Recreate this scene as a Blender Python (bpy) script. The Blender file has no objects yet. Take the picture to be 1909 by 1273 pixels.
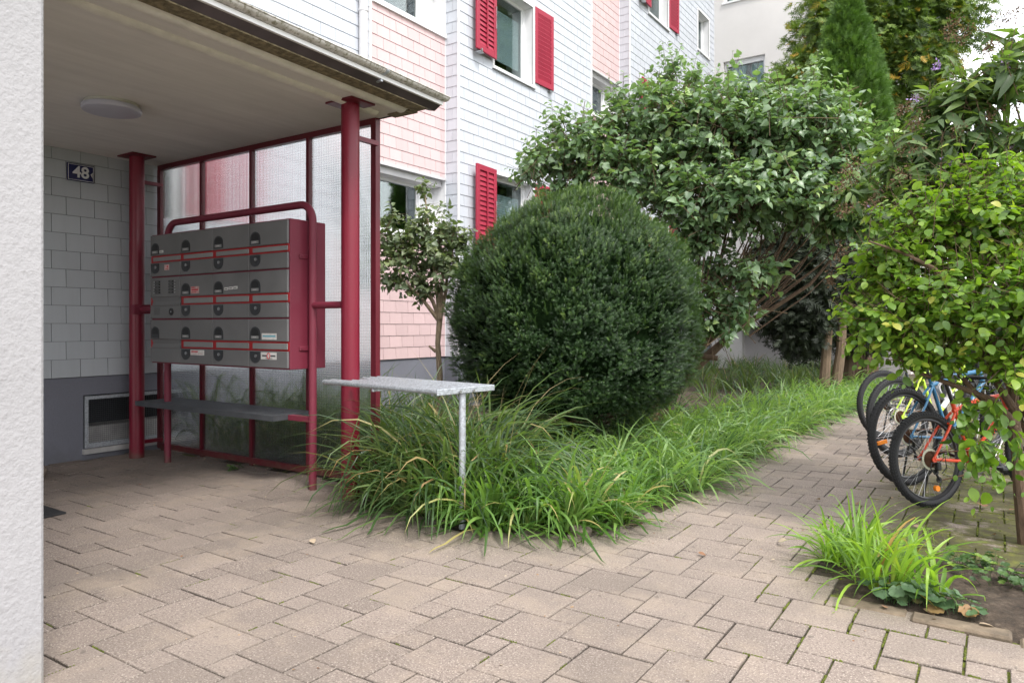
import bpy, math, random
import numpy as np
from mathutils import Vector, Matrix, Euler

random.seed(7)
RNG = np.random.default_rng(11)
scene = bpy.context.scene
COL = scene.collection
R = math.radians
PI = math.pi

# ------------------------------------------------------------------ camera
H = 1.3
YAW = R(33.92)
cam_data = bpy.data.cameras.new('camera')
cam = bpy.data.objects.new('camera', cam_data)
COL.objects.link(cam)
cam.location = (0, 0, H)
cam.rotation_euler = (R(90), 0, YAW)
cam_data.sensor_width = 36
cam_data.lens = 36 * 1347 / 1909
cam_data.shift_y = -(636.5 - 606) / 1909
cam_data.clip_start = 0.05
cam_data.clip_end = 600
cam_data.dof.use_dof = True
cam_data.dof.focus_distance = 5.6
cam_data.dof.aperture_fstop = 9
scene.camera = cam

# ------------------------------------------------------------------ world, sun, exposure
SUN_EL, SUN_AZ = R(52), math.atan2(-0.45, 0.9)      # direction towards the sun in the xy plane
world = bpy.data.worlds.new("World")
scene.world = world
world.use_nodes = True
nt = world.node_tree
nt.nodes.clear()
wo = nt.nodes.new('ShaderNodeOutputWorld')
bg = nt.nodes.new('ShaderNodeBackground')
sky = nt.nodes.new('ShaderNodeTexSky')
sky.sky_type = 'NISHITA'
sky.sun_disc = False
sky.sun_elevation = SUN_EL
sky.sun_rotation = PI / 2 - SUN_AZ
sky.air_density = 1.0
sky.dust_density = 1.5
geo = nt.nodes.new('ShaderNodeTexCoord')
mp = nt.nodes.new('ShaderNodeMapping')
mp.inputs['Scale'].default_value = (1, 1, 2.6)
mp.inputs['Location'].default_value = (0.35, 0.2, 0.1)
nz = nt.nodes.new('ShaderNodeTexNoise')
nz.inputs['Scale'].default_value = 2.2
nz.inputs['Detail'].default_value = 7
nz.inputs['Roughness'].default_value = 0.55
rp = nt.nodes.new('ShaderNodeValToRGB')
rp.color_ramp.elements[0].position = 0.36
rp.color_ramp.elements[0].color = (0.45, 0.45, 0.45, 1)
rp.color_ramp.elements[1].position = 0.52
mx = nt.nodes.new('ShaderNodeMix')
mx.data_type = 'RGBA'
mx.inputs[7].default_value = (10.1, 10.1, 10.2, 1)
nt.links.new(geo.outputs['Generated'], mp.inputs[0])
nt.links.new(mp.outputs[0], nz.inputs['Vector'])
nt.links.new(nz.outputs['Fac'], rp.inputs[0])
nt.links.new(rp.outputs[0], mx.inputs[0])
nt.links.new(sky.outputs[0], mx.inputs[6])
nt.links.new(mx.outputs[2], bg.inputs['Color'])
bg.inputs['Strength'].default_value = 0.12
nt.links.new(bg.outputs[0], wo.inputs[0])

sd = bpy.data.lights.new('sun', 'SUN')
sd.energy = 1.4
sd.angle = R(14)
sd.color = (1.0, 0.96, 0.9)
so = bpy.data.objects.new('sun', sd)
COL.objects.link(so)
sv = Vector((math.cos(SUN_AZ) * math.cos(SUN_EL), math.sin(SUN_AZ) * math.cos(SUN_EL), math.sin(SUN_EL)))
so.rotation_euler = (-sv).to_track_quat('-Z', 'Y').to_euler()
so.location = (4, -4, 12)

vs = scene.view_settings
vs.view_transform = 'Standard'
vs.look = 'None'
vs.gamma = 1
vs.exposure = 1.3
scene.cycles.max_bounces = 10
scene.cycles.diffuse_bounces = 5
scene.cycles.glossy_bounces = 4
scene.cycles.transmission_bounces = 8
scene.cycles.transparent_max_bounces = 16
scene.cycles.sample_clamp_indirect = 6
scene.cycles.caustics_reflective = False
scene.cycles.caustics_refractive = False
scene.cycles.use_denoising = True


# ------------------------------------------------------------------ pixel geometry used to measure places (world coordinates)
SN, CS = math.sin(YAW), math.cos(YAW)


def at(px, py, D):
    """world point on the sight line of a photo pixel at depth D metres"""
    r = (px - 954.5) / 1347.0
    u = (606.0 - py) / 1347.0
    return Vector(((CS * r - SN) * D, (SN * r + CS) * D, H + u * D))


# ------------------------------------------------------------------ materials
def lin(c):
    return tuple(((v / 12.92) if v <= 0.04045 else ((v + 0.055) / 1.055) ** 2.4) for v in c)


def hexc(h):
    h = h.lstrip('#')
    return lin(tuple(int(h[i:i + 2], 16) / 255 for i in (0, 2, 4)))


class NT:
    """tiny node helper"""
    def __init__(s, name):
        s.m = bpy.data.materials.new(name)
        s.m.use_nodes = True
        s.t = s.m.node_tree
        s.b = s.t.nodes['Principled BSDF']
        s.out = s.t.nodes['Material Output']

    def n(s, kind, **kw):
        nd = s.t.nodes.new('ShaderNode' + kind)
        for k, v in kw.items():
            if k.startswith('i_'):
                key = k[2:]
                key = int(key) if key.isdigit() else key.replace('_', ' ')
                nd.inputs[key].default_value = v
            else:
                setattr(nd, k, v)
        return nd

    def l(s, a, b):
        s.t.links.new(a, b)

    def pos(s, scale=(1, 1, 1)):
        g = s.n('NewGeometry')
        m = s.n('Mapping')
        m.inputs['Scale'].default_value = scale
        s.l(g.outputs['Position'], m.inputs[0])
        return m.outputs[0]

    def opos(s, scale=(1, 1, 1)):
        g = s.n('TexCoord')
        m = s.n('Mapping')
        m.inputs['Scale'].default_value = scale
        s.l(g.outputs['Object'], m.inputs[0])
        return m.outputs[0]

    def noise(s, vec, scale, detail=4, rough=0.5):
        nd = s.n('TexNoise')
        nd.inputs['Scale'].default_value = scale
        nd.inputs['Detail'].default_value = detail
        nd.inputs['Roughness'].default_value = rough
        s.l(vec, nd.inputs['Vector'])
        return nd.outputs['Fac']

    def ramp(s, fac, stops, interp='LINEAR'):
        nd = s.n('ValToRGB')
        cr = nd.color_ramp
        cr.interpolation = interp
        while len(cr.elements) < len(stops):
            cr.elements.new(0.5)
        for e, (p, c) in zip(cr.elements, stops):
            e.position = p
            if not isinstance(c, tuple):
                c = (c, c, c)
            e.color = (*c, 1)
        s.l(fac, nd.inputs[0])
        return nd.outputs[0]

    def mix(s, fac, a, b, blend='MIX'):
        nd = s.n('Mix')
        nd.data_type = 'RGBA'
        nd.blend_type = blend
        for k, v in ((0, fac), (6, a), (7, b)):
            if isinstance(v, (int, float)):
                nd.inputs[k].default_value = v
            elif isinstance(v, tuple):
                nd.inputs[k].default_value = (*v, 1)
            else:
                s.l(v, nd.inputs[k])
        return nd.outputs[2]

    def math(s, op, a, b=0.0, clamp=False):
        nd = s.n('Math')
        nd.operation = op
        nd.use_clamp = clamp
        for k, v in ((0, a), (1, b)):
            if isinstance(v, (int, float)):
                nd.inputs[k].default_value = v
            else:
                s.l(v, nd.inputs[k])
        return nd.outputs[0]

    def bump(s, h, strength=0.5, dist=0.01):
        nd = s.n('Bump')
        nd.inputs['Strength'].default_value = strength
        nd.inputs['Distance'].default_value = dist
        s.l(h, nd.inputs['Height'])
        s.l(nd.outputs[0], s.b.inputs['Normal'])
        return nd

    def base(s, c):
        if isinstance(c, tuple):
            s.b.inputs['Base Color'].default_value = (*c, 1)
        else:
            s.l(c, s.b.inputs['Base Color'])

    def rough(s, v):
        if isinstance(v, (int, float)):
            s.b.inputs['Roughness'].default_value = v
        else:
            s.l(v, s.b.inputs['Roughness'])


def plain(name, c, rough=0.5, metal=0.0, var=0.12, scale=6.0, bump=0.0, spec=0.5):
    n = NT(name)
    p = n.opos()
    f = n.noise(p, scale, 5, 0.6)
    a = tuple(v * (1 - var) for v in c)
    b = tuple(min(1, v * (1 + var)) for v in c)
    n.base(n.ramp(f, [(0.3, a), (0.7, b)]))
    n.rough(n.ramp(f, [(0.3, max(0, rough - 0.06)), (0.7, min(1, rough + 0.08))]))
    n.b.inputs['Metallic'].default_value = metal
    n.b.inputs['Specular IOR Level'].default_value = spec
    if bump:
        n.bump(n.noise(p, scale * 12, 3, 0.6), bump, 0.004)
    return n.m


M = {}
# red enamel paint with fine dust and chips
def painted(name, c, dusty=0.06, rough=0.35):
    n = NT(name)
    p = n.opos()
    f = n.noise(p, 3.0, 6, 0.65)
    col = n.ramp(f, [(0.3, tuple(v * 0.86 for v in c)), (0.65, c), (0.85, tuple(min(1, v * 1.12 + 0.01) for v in c))])
    d = n.ramp(n.noise(p, 60, 3, 0.7), [(0.66, 0.0), (0.75, dusty * 4)])
    col = n.mix(d, col, (0.42, 0.3, 0.28))
    # rust and splash dirt near the ground
    sep = n.n('SeparateXYZ')
    n.l(n.pos(), sep.inputs[0])
    wz = n.math('ADD', n.math('MULTIPLY', sep.outputs[2], -4.5), n.math('MULTIPLY', n.noise(p, 22, 5, 0.7), 1.6))
    col = n.mix(n.ramp(wz, [(0.35, 0.0), (0.8, 0.75)]), col, (0.1, 0.055, 0.04))
    chip = n.ramp(n.noise(p, 34, 4, 0.75), [(0.70, 0.0), (0.72, 0.8)])
    col = n.mix(chip, col, (0.09, 0.03, 0.03))
    n.base(col)
    n.rough(n.ramp(f, [(0.3, rough), (0.7, rough + 0.15)]))
    n.bump(n.noise(p, 25, 2, 0.5), 0.05, 0.002)
    return n.m


M['red'] = painted('red_paint', (0.18, 0.003, 0.02))
M['red_dark'] = painted('dark_red_paint', (0.12, 0.008, 0.018))
M['red_box'] = painted('faded_red_paint', (0.19, 0.022, 0.045), rough=0.5)
M['red_strip'] = painted('signal_red_strip', (0.33, 0.008, 0.012))
M['shutter'] = painted('shutter_paint', (0.35, 0.018, 0.048), rough=0.5)
M['grey_door'] = plain('grey_flap', (0.15, 0.15, 0.152), 0.55, 0.1, 0.16, 2.5)
M['grey_slot'] = plain('grey_slot', (0.22, 0.22, 0.22), 0.5, 0.1, 0.1)
M['dark_plastic'] = plain('dark_plastic', (0.028, 0.03, 0.034), 0.4)
M['black'] = plain('black', (0.012, 0.012, 0.013), 0.5)
M['rubber'] = plain('rubber', (0.018, 0.018, 0.02), 0.72, bump=0.2)
M['steel'] = plain('steel', (0.45, 0.45, 0.46), 0.3, 0.9)
M['label'] = plain('label_paper', (0.6, 0.59, 0.57), 0.6)
M['label_dim'] = plain('dim_label', (0.22, 0.22, 0.22), 0.5)
M['sticker'] = plain('sticker', (0.62, 0.6, 0.58), 0.5, var=0.2, scale=30)
M['sticker_pink'] = plain('sticker_pink', (0.5, 0.32, 0.31), 0.5, var=0.3, scale=40)
M['ink_red'] = plain('red_ink', (0.5, 0.02, 0.03), 0.5)
M['ink_blue'] = plain('blue_ink', (0.15, 0.4, 0.5), 0.5)
M['ink'] = plain('dark_ink', (0.04, 0.04, 0.045), 0.5)
M['enamel'] = plain('blue_enamel', (0.008, 0.009, 0.075), 0.2)
M['white_paint'] = plain('white_paint', (0.74, 0.74, 0.75), 0.45, var=0.04)
M['pipe'] = plain('downpipe_paint', (0.56, 0.55, 0.56), 0.45, var=0.05)
M['ledge'] = plain('pale_stone_ledge', (0.42, 0.41, 0.4), 0.8, var=0.2, scale=8)
M['dark_room'] = plain('dark_interior', (0.02, 0.022, 0.025), 0.9)
M['curtain'] = plain('white_blind', (0.75, 0.8, 0.82), 0.8, var=0.05)
M['lamp'] = plain('lamp_diffuser', (0.5, 0.5, 0.6), 0.35, var=0.02)
M['lamp_base'] = plain('lamp_base', (0.55, 0.54, 0.5), 0.5)
M['stone'] = plain('stone', (0.17, 0.135, 0.11), 0.85, var=0.25, scale=9, bump=0.6)
M['wood_bark'] = None


def galvanised():
    n = NT('galvanised_steel')
    p = n.opos()
    v = n.n('TexVoronoi')
    v.inputs['Scale'].default_value = 90
    n.l(p, v.inputs['Vector'])
    f = n.noise(p, 10, 5, 0.6)
    c = n.ramp(v.outputs['Color'], [(0.1, (0.33, 0.35, 0.38)), (0.8, (0.5, 0.53, 0.57))])
    rust = n.ramp(n.noise(p, 14, 4, 0.7), [(0.62, 0.0), (0.75, 0.5)])
    c = n.mix(rust, c, (0.28, 0.22, 0.17))
    n.base(c)
    n.b.inputs['Metallic'].default_value = 0.55
    n.rough(n.ramp(f, [(0.3, 0.42), (0.7, 0.62)]))
    return n.m


M['galv'] = galvanised()
M['shelf'] = plain('grey_shelf_steel', (0.1, 0.105, 0.115), 0.55, 0.5, 0.2, 9)


def stucco(name, c, scale, strength, dist, dirt=None):
    n = NT(name)
    p = n.pos()
    f1 = n.noise(p, scale, 3, 0.55)
    f2 = n.noise(p, scale * 0.37, 4, 0.6)
    g = n.math('ADD', n.math('MULTIPLY', f1, 0.7), n.math('MULTIPLY', f2, 0.5))
    big = n.noise(p, 1.3, 4, 0.6)
    col = n.ramp(big, [(0.3, tuple(v * 0.92 for v in c)), (0.7, c)])
    col = n.mix(n.ramp(f1, [(0.3, 0.16), (0.5, 0.0)]), col, tuple(v * 0.5 for v in c))
    if dirt:
        sep = n.n('SeparateXYZ')
        n.l(p, sep.inputs[0])
        m = n.math('ADD', n.math('MULTIPLY', sep.outputs[2], -2.6), n.math('MULTIPLY', n.noise(p, 5, 4, 0.6), 1.5))
        col = n.mix(n.ramp(m, [(0.25, 0.0), (0.9, 0.55)]), col, dirt)
    n.base(col)
    n.rough(0.9)
    n.bump(g, strength, dist)
    return n.m


M['stucco'] = stucco('white_stucco', (0.335, 0.33, 0.34), 60, 0.7, 0.009, (0.3, 0.27, 0.2))
M['plinth'] = stucco('grey_plinth', (0.185, 0.19, 0.225), 90, 0.7, 0.006, (0.12, 0.12, 0.13))
M['render'] = stucco('cream_render', (0.63, 0.61, 0.595), 110, 0.35, 0.004)
M['render_shaded'] = stucco('shaded_render', (0.42, 0.4, 0.4), 110, 0.35, 0.004)  # cream render darkened in its colour to stand for the balcony's shade


def shingle(name, c):
    n = NT(name)
    p = n.pos()
    at_ = n.n('Attribute')
    at_.attribute_name = 'v'
    f = n.noise(p, 0.9, 5, 0.65)
    st = n.noise(n.pos((5, 5, 0.5)), 2.0, 5, 0.65)
    col = n.ramp(at_.outputs['Fac'], [(0.0, tuple(v * 0.93 for v in c)), (1.0, tuple(min(1, v * 1.04) for v in c))])
    col = n.mix(n.ramp(st, [(0.45, 0.0), (0.85, 0.3)]), col, tuple(v * 0.72 for v in c))
    col = n.mix(n.ramp(f, [(0.5, 0.0), (0.8, 0.15)]), col, tuple(v * 0.8 for v in c))
    n.base(col)
    n.rough(0.55)
    n.bump(n.noise(p, 60, 3, 0.6), 0.12, 0.003)
    return n.m


M['blue_tile'] = shingle('pale_blue_shingle', (0.525, 0.55, 0.6))
M['shaded_tile'] = shingle('shaded_blue_shingle', (0.47, 0.5, 0.53))  # pale blue shingle with the canopy's shade put into its colour
M['pink_tile'] = shingle('pink_shingle', (0.63, 0.46, 0.46))
M['tile_back'] = plain('tile_backing', (0.1, 0.1, 0.11), 0.8)


def concrete_soffit():
    n = NT('soffit_concrete')
    p = n.pos()
    st = n.noise(n.pos((2.2, 0.22, 1)), 3.0, 6, 0.65)
    f = n.noise(p, 3, 6, 0.6)
    c = n.ramp(st, [(0.3, (0.67, 0.65, 0.625)), (0.7, (0.79, 0.77, 0.745))])
    c = n.mix(n.ramp(f, [(0.45, 0.0), (0.8, 0.3)]), c, (0.54, 0.53, 0.52))
    # board joints of the formwork, running along the canopy
    sep = n.n('SeparateXYZ')
    n.l(p, sep.inputs[0])
    fr = n.math('FRACT', n.math('MULTIPLY', sep.outputs[0], 1.9))
    ln = n.ramp(fr, [(0.0, 1.0), (0.012, 0.0)])
    c = n.mix(n.math('MULTIPLY', ln, 0.25), c, (0.55, 0.42, 0.38))
    n.base(c)
    n.rough(0.85)
    n.bump(n.math('ADD', st, n.math('MULTIPLY', ln, 0.3)), 0.35, 0.012)
    return n.m


M['soffit'] = concrete_soffit()
M['cream_band'] = plain('cream_bead', (0.74, 0.72, 0.67), 0.7, var=0.12, scale=8)
M['mossy'] = plain('weathered_edge', (0.2, 0.165, 0.1), 0.95, var=0.6, scale=28, bump=0.8)
M['flashing'] = plain('dark_sheet_metal', (0.095, 0.075, 0.082), 0.45, 0.3, 0.3, 4)


def gutter_mat():
    n = NT('weathered_gutter')
    p = n.pos()
    f = n.noise(p, 35, 5, 0.7)
    s = n.n('NewGeometry')
    sep = n.n('SeparateXYZ')
    n.l(s.outputs['Normal'], sep.inputs[0])
    c = n.ramp(n.noise(p, 9, 3, 0.6), [(0.3, (0.46, 0.44, 0.4)), (0.7, (0.7, 0.68, 0.66))])
    c = n.mix(n.ramp(f, [(0.5, 0.0), (0.62, 0.85)]), c, (0.17, 0.16, 0.09))
    n.base(c)
    n.rough(0.7)
    n.bump(f, 0.4, 0.004)
    return n.m


M['gutter'] = gutter_mat()


def rib_glass():
    n = NT('ribbed_grid_glass')
    p = n.pos()
    sep = n.n('SeparateXYZ')
    n.l(p, sep.inputs[0])
    wob = n.math('MULTIPLY', n.noise(p, 5, 3, 0.5), 1.5)
    a = n.math('ABSOLUTE', n.math('SINE', n.math('MULTIPLY', sep.outputs[0], PI / 0.021)))
    b = n.math('ABSOLUTE', n.math('SINE', n.math('ADD', n.math('MULTIPLY', sep.outputs[2], PI / 0.019), wob)))
    hgt = n.math('ADD', n.math('POWER', a, 0.7), n.math('POWER', b, 0.7))
    fx = n.math('FRACT', n.math('DIVIDE', sep.outputs[0], 0.027))
    fz = n.math('FRACT', n.math('DIVIDE', sep.outputs[2], 0.025))
    rib_lines = n.math('MAXIMUM', n.ramp(fx, [(0.2, 1.0), (0.26, 0.0)]), n.ramp(fz, [(0.2, 1.0), (0.26, 0.0)]))  # grid painted into the glass colour for the light pattern of its ribs
    wc = n.mix(n.math('MULTIPLY', rib_lines, 0.26), (0.95, 0.975, 0.97), (0.4, 0.43, 0.43))
    n.base(wc)
    n.rough(0.13)
    n.b.inputs['Transmission Weight'].default_value = 1.0
    n.b.inputs['IOR'].default_value = 1.2
    bm_ = n.bump(hgt, 0.34, 0.005)
    # soft scatter of the dusty pane
    d = n.n('BsdfDiffuse')
    d.inputs['Color'].default_value = (0.72, 0.78, 0.78, 1)
    tr = n.n('BsdfTranslucent')
    tr.inputs['Color'].default_value = (0.72, 0.78, 0.78, 1)
    m1 = n.n('MixShader')
    m1.inputs[0].default_value = 0.7
    n.l(d.outputs[0], m1.inputs[1])
    n.l(tr.outputs[0], m1.inputs[2])
    n.l(bm_.outputs[0], d.inputs['Normal'])
    m2 = n.n('MixShader')
    dirt = n.ramp(sep.outputs[2], [(0.0, 0.2), (0.25, 0.07), (1.0, 0.045)])
    n.l(n.math('MULTIPLY', dirt, 1.0), m2.inputs[0])
    n.l(n.b.outputs[0], m2.inputs[1])
    n.l(m1.outputs[0], m2.inputs[2])
    tp = n.n('BsdfTransparent')
    m3 = n.n('MixShader')
    n.l(n.math('SUBTRACT', 0.36, n.math('MULTIPLY', rib_lines, 0.15)), m3.inputs[0])
    n.l(m2.outputs[0], m3.inputs[1])
    n.l(tp.outputs[0], m3.inputs[2])
    n.l(m3.outputs[0], n.out.inputs[0])
    return n.m


M['rib_glass'] = rib_glass()


def window_glass():
    n = NT('window_glass')
    n.base((0.9, 0.95, 0.95))
    n.rough(0.02)
    g = n.n('BsdfGlossy')
    g.inputs['Roughness'].default_value = 0.03
    t = n.n('BsdfTransparent')
    t.inputs['Color'].default_value = (0.75, 0.82, 0.82, 1)
    fr = n.n('LayerWeight')
    fr.inputs['Blend'].default_value = 0.35
    m = n.n('MixShader')
    n.l(n.ramp(fr.outputs['Fresnel'], [(0.0, 0.05), (1.0, 0.5)]), m.inputs[0])
    n.l(t.outputs[0], m.inputs[1])
    n.l(g.outputs[0], m.inputs[2])
    n.l(m.outputs[0], n.out.inputs[0])
    return n.m


M['glass'] = window_glass()


def moss_mask(n, p):
    """where moss grows: mostly the right hand side of the path, in irregular patches"""
    sep = n.n('SeparateXYZ')
    n.l(p, sep.inputs[0])
    gx = n.math('MULTIPLY', n.math('ADD', sep.outputs[0], 0.95), 1.0)
    return n.ramp(gx, [(0.0, 0.0), (0.6, 1.0)]), sep


def paver_mat():
    n = NT('concrete_paver')
    p = n.pos()
    a = n.n('Attribute')
    a.attribute_name = 'v'
    c = n.ramp(a.outputs['Fac'], [(0.0, (0.085, 0.068, 0.058)), (0.012, (0.15, 0.12, 0.103)), (0.06, (0.185, 0.147, 0.126)), (0.5, (0.228, 0.182, 0.156)), (1.0, (0.27, 0.216, 0.185))])
    sp = n.noise(p, 125, 3, 0.7)
    c = n.mix(n.ramp(sp, [(0.54, 0.0), (0.62, 0.95)]), c, (0.42, 0.36, 0.31))
    sp2 = n.noise(p, 95, 3, 0.75)
    c = n.mix(n.ramp(sp2, [(0.36, 0.8), (0.46, 0.0)]), c, (0.08, 0.062, 0.05))
    big = n.noise(p, 1.1, 6, 0.65)
    c = n.mix(n.ramp(big, [(0.42, 0.0), (0.7, 0.6)]), c, (0.15, 0.125, 0.105))
    st = n.noise(p, 2.3, 6, 0.7)
    c = n.mix(n.ramp(st, [(0.5, 0.0), (0.68, 0.5)]), c, (0.33, 0.265, 0.205))
    gum = n.ramp(n.noise(p, 13, 2, 0.5), [(0.72, 0.0), (0.735, 0.55)])
    c = n.mix(gum, c, (0.09, 0.075, 0.065))
    mm, sep = moss_mask(n, p)
    mo = n.noise(p, 3.2, 8, 0.75)
    gy = n.ramp(n.math('MULTIPLY', n.math('ADD', sep.outputs[1], -3.5), 0.3), [(0.0, 0.0), (0.25, 1.0)])
    mf = n.math('MULTIPLY', n.math('MULTIPLY', mm, gy), n.ramp(mo, [(0.35, 0.0), (0.46, 0.95)]))
    mc = n.ramp(n.noise(p, 9, 7, 0.75), [(0.35, (0.05, 0.038, 0.018)), (0.5, (0.06, 0.058, 0.012)), (0.72, (0.15, 0.16, 0.016))])
    c = n.mix(mf, c, mc)
    n.base(c)
    n.rough(0.9)
    hh = n.math('ADD', n.math('MULTIPLY', sp, 0.6), n.math('MULTIPLY', sp2, 0.4))
    n.bump(hh, 0.55, 0.004)
    return n.m


M['paver'] = paver_mat()


def joint_mat():
    n = NT('joint_sand_and_moss')
    p = n.pos()
    f = n.noise(p, 1.7, 6, 0.75)
    mm, sep = moss_mask(n, p)
    k = n.math('ADD', f, n.math('MULTIPLY', mm, 0.13))
    fine = n.noise(p, 60, 3, 0.6)
    moss = n.ramp(fine, [(0.3, (0.05, 0.06, 0.008)), (0.7, (0.17, 0.2, 0.02))])
    dirt = n.ramp(fine, [(0.3, (0.014, 0.01, 0.008)), (0.7, (0.055, 0.04, 0.028))])
    n.base(n.mix(n.ramp(k, [(0.5, 0.0), (0.56, 1.0)]), dirt, moss))
    n.rough(1.0)
    n.bump(fine, 1.0, 0.01)
    return n.m


M['joint'] = joint_mat()


def soil_mat():
    n = NT('garden_soil')
    p = n.pos()
    f = n.noise(p, 22, 8, 0.75)
    c = n.ramp(f, [(0.3, (0.025, 0.018, 0.012)), (0.52, (0.075, 0.053, 0.037)), (0.7, (0.16, 0.12, 0.085))])
    n.base(c)
    n.rough(1.0)
    n.bump(f, 1.0, 0.03)
    return n.m


M['soil'] = soil_mat()


def ground_mat():
    n = NT('lawn_ground')
    p = n.pos()
    f = n.noise(p, 3, 8, 0.7)
    n.base(n.ramp(f, [(0.3, (0.03, 0.045, 0.012)), (0.7, (0.075, 0.11, 0.03))]))
    n.rough(1.0)
    n.bump(f, 1.0, 0.05)
    return n.m


M['lawn'] = ground_mat()


def leaf_mat(name, stops, trans=0.3, rough=0.42, spec=0.5, back=1.25):
    n = NT(name)
    a = n.n('Attribute')
    a.attribute_name = 'v'
    c = n.ramp(a.outputs['Fac'], stops)
    g = n.n('NewGeometry')
    c = n.mix(g.outputs['Backfacing'], c, n.mix(0.6, c, tuple(min(1, v * back + 0.01) for v in stops[len(stops) // 2][1])))
    n.base(c)
    n.rough(rough)
    n.b.inputs['Specular IOR Level'].default_value = spec
    if spec > 0.8:
        n.b.inputs['Coat Weight'].default_value = 0.15
        n.b.inputs['Coat Roughness'].default_value = 0.32
    t = n.n('BsdfTranslucent')
    tc = n.mix(1.0, c, (1.3, 1.5, 0.5), 'MULTIPLY')
    n.l(tc, t.inputs['Color'])
    m = n.n('MixShader')
    m.inputs[0].default_value = trans
    n.l(n.b.outputs[0], m.inputs[1])
    n.l(t.outputs[0], m.inputs[2])
    n.l(m.outputs[0], n.out.inputs[0])
    return n.m


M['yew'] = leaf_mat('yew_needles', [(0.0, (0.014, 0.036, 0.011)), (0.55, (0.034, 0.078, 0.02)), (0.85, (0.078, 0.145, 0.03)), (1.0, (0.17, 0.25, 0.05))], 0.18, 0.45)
M['lilac'] = leaf_mat('lilac_leaves', [(0.0, (0.05, 0.105, 0.04)), (0.45, (0.115, 0.195, 0.088)), (0.85, (0.19, 0.28, 0.145)), (1.0, (0.28, 0.38, 0.12))], 0.27, 0.42, 0.85)
M['small_leaf'] = leaf_mat('small_tree_leaves', [(0.0, (0.06, 0.09, 0.04)), (0.6, (0.15, 0.195, 0.1)), (1.0, (0.28, 0.32, 0.14))], 0.24, 0.42, 0.6)
M['light_leaf'] = leaf_mat('bright_shrub_leaves', [(0.0, (0.035, 0.085, 0.012)), (0.5, (0.115, 0.215, 0.022)), (0.9, (0.21, 0.32, 0.035)), (1.0, (0.36, 0.36, 0.06))], 0.36, 0.42)
M['bud_leaf'] = leaf_mat('butterfly_bush_leaves', [(0.0, (0.035, 0.065, 0.025)), (0.6, (0.085, 0.14, 0.048)), (0.9, (0.15, 0.22, 0.065)), (1.0, (0.28, 0.36, 0.06))], 0.34, 0.5)
M['thuja'] = leaf_mat('thuja_sprays', [(0.0, (0.024, 0.06, 0.01)), (0.6, (0.06, 0.13, 0.017)), (1.0, (0.13, 0.23, 0.03))], 0.2, 0.55)
M['conifer'] = leaf_mat('cypress_sprays', [(0.0, (0.022, 0.048, 0.009)), (0.6, (0.085, 0.15, 0.022)), (0.86, (0.16, 0.235, 0.03)), (0.92, (0.34, 0.24, 0.025)), (1.0, (0.46, 0.28, 0.03))], 0.2, 0.55)
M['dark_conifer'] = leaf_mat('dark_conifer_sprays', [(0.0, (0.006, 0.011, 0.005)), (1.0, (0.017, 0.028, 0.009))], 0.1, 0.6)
M['hedge'] = leaf_mat('hedge_leaves', [(0.0, (0.03, 0.06, 0.015)), (1.0, (0.08, 0.13, 0.03))], 0.25, 0.5)
M['grass_tall'] = leaf_mat('tall_sedge_blades', [(0.0, (0.022, 0.05, 0.018)), (0.6, (0.06, 0.115, 0.035)), (0.94, (0.14, 0.2, 0.07)), (0.97, (0.36, 0.3, 0.14)), (1.0, (0.38, 0.24, 0.11))], 0.3, 0.4)
M['grass_front'] = leaf_mat('bright_sedge_blades', [(0.0, (0.04, 0.09, 0.018)), (0.6, (0.09, 0.19, 0.036)), (0.92, (0.2, 0.33, 0.08)), (0.95, (0.4, 0.34, 0.14))], 0.32, 0.4)
M['grass_strip'] = leaf_mat('pale_sedge_blades', [(0.0, (0.05, 0.11, 0.03)), (0.6, (0.145, 0.26, 0.075)), (0.95, (0.3, 0.43, 0.16)), (1.0, (0.46, 0.42, 0.2))], 0.32, 0.38)
M['daylily'] = leaf_mat('daylily_blades', [(0.0, (0.09, 0.18, 0.022)), (0.6, (0.165, 0.3, 0.035)), (0.93, (0.28, 0.42, 0.06)), (1.0, (0.42, 0.24, 0.08))], 0.36, 0.42)
M['mantle'] = leaf_mat('rounded_garden_leaves', [(0.0, (0.045, 0.09, 0.04)), (0.7, (0.09, 0.16, 0.07)), (0.9, (0.12, 0.19, 0.08)), (1.0, (0.36, 0.14, 0.06))], 0.2, 0.5)
M['ivy'] = leaf_mat('creeping_leaves', [(0.0, (0.03, 0.07, 0.02)), (0.7, (0.07, 0.13, 0.035)), (1.0, (0.16, 0.24, 0.04))], 0.2, 0.5)
M['dead_leaf'] = leaf_mat('dry_leaves', [(0.0, (0.2, 0.09, 0.045)), (0.5, (0.3, 0.2, 0.12)), (1.0, (0.48, 0.4, 0.3))], 0.1, 0.8)
M['spike'] = leaf_mat('faded_flower_spikes', [(0.0, (0.05, 0.028, 0.018)), (1.0, (0.14, 0.085, 0.045))], 0.1, 0.9)
M['flower'] = leaf_mat('purple_flowers', [(0.0, (0.22, 0.12, 0.42)), (1.0, (0.42, 0.3, 0.62))], 0.2, 0.7)


def bark(name, c):
    n = NT(name)
    p = n.pos((1, 1, 0.25))
    f = n.noise(p, 38, 6, 0.7)
    n.base(n.ramp(f, [(0.3, tuple(v * 0.45 for v in c)), (0.7, c)]))
    n.rough(0.9)
    n.bump(f, 0.8, 0.012)
    return n.m


M['bark_brown'] = bark('brown_bark', (0.15, 0.095, 0.06))
M['bark_tan'] = bark('tan_bark', (0.2, 0.14, 0.09))
M['bark_dark'] = bark('dark_bark', (0.075, 0.05, 0.035))
M['twig'] = bark('twig_bark', (0.13, 0.085, 0.045))
M['stalk'] = leaf_mat('dry_stalks', [(0.0, (0.25, 0.2, 0.1)), (1.0, (0.42, 0.34, 0.18))], 0.2, 0.7)


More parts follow.
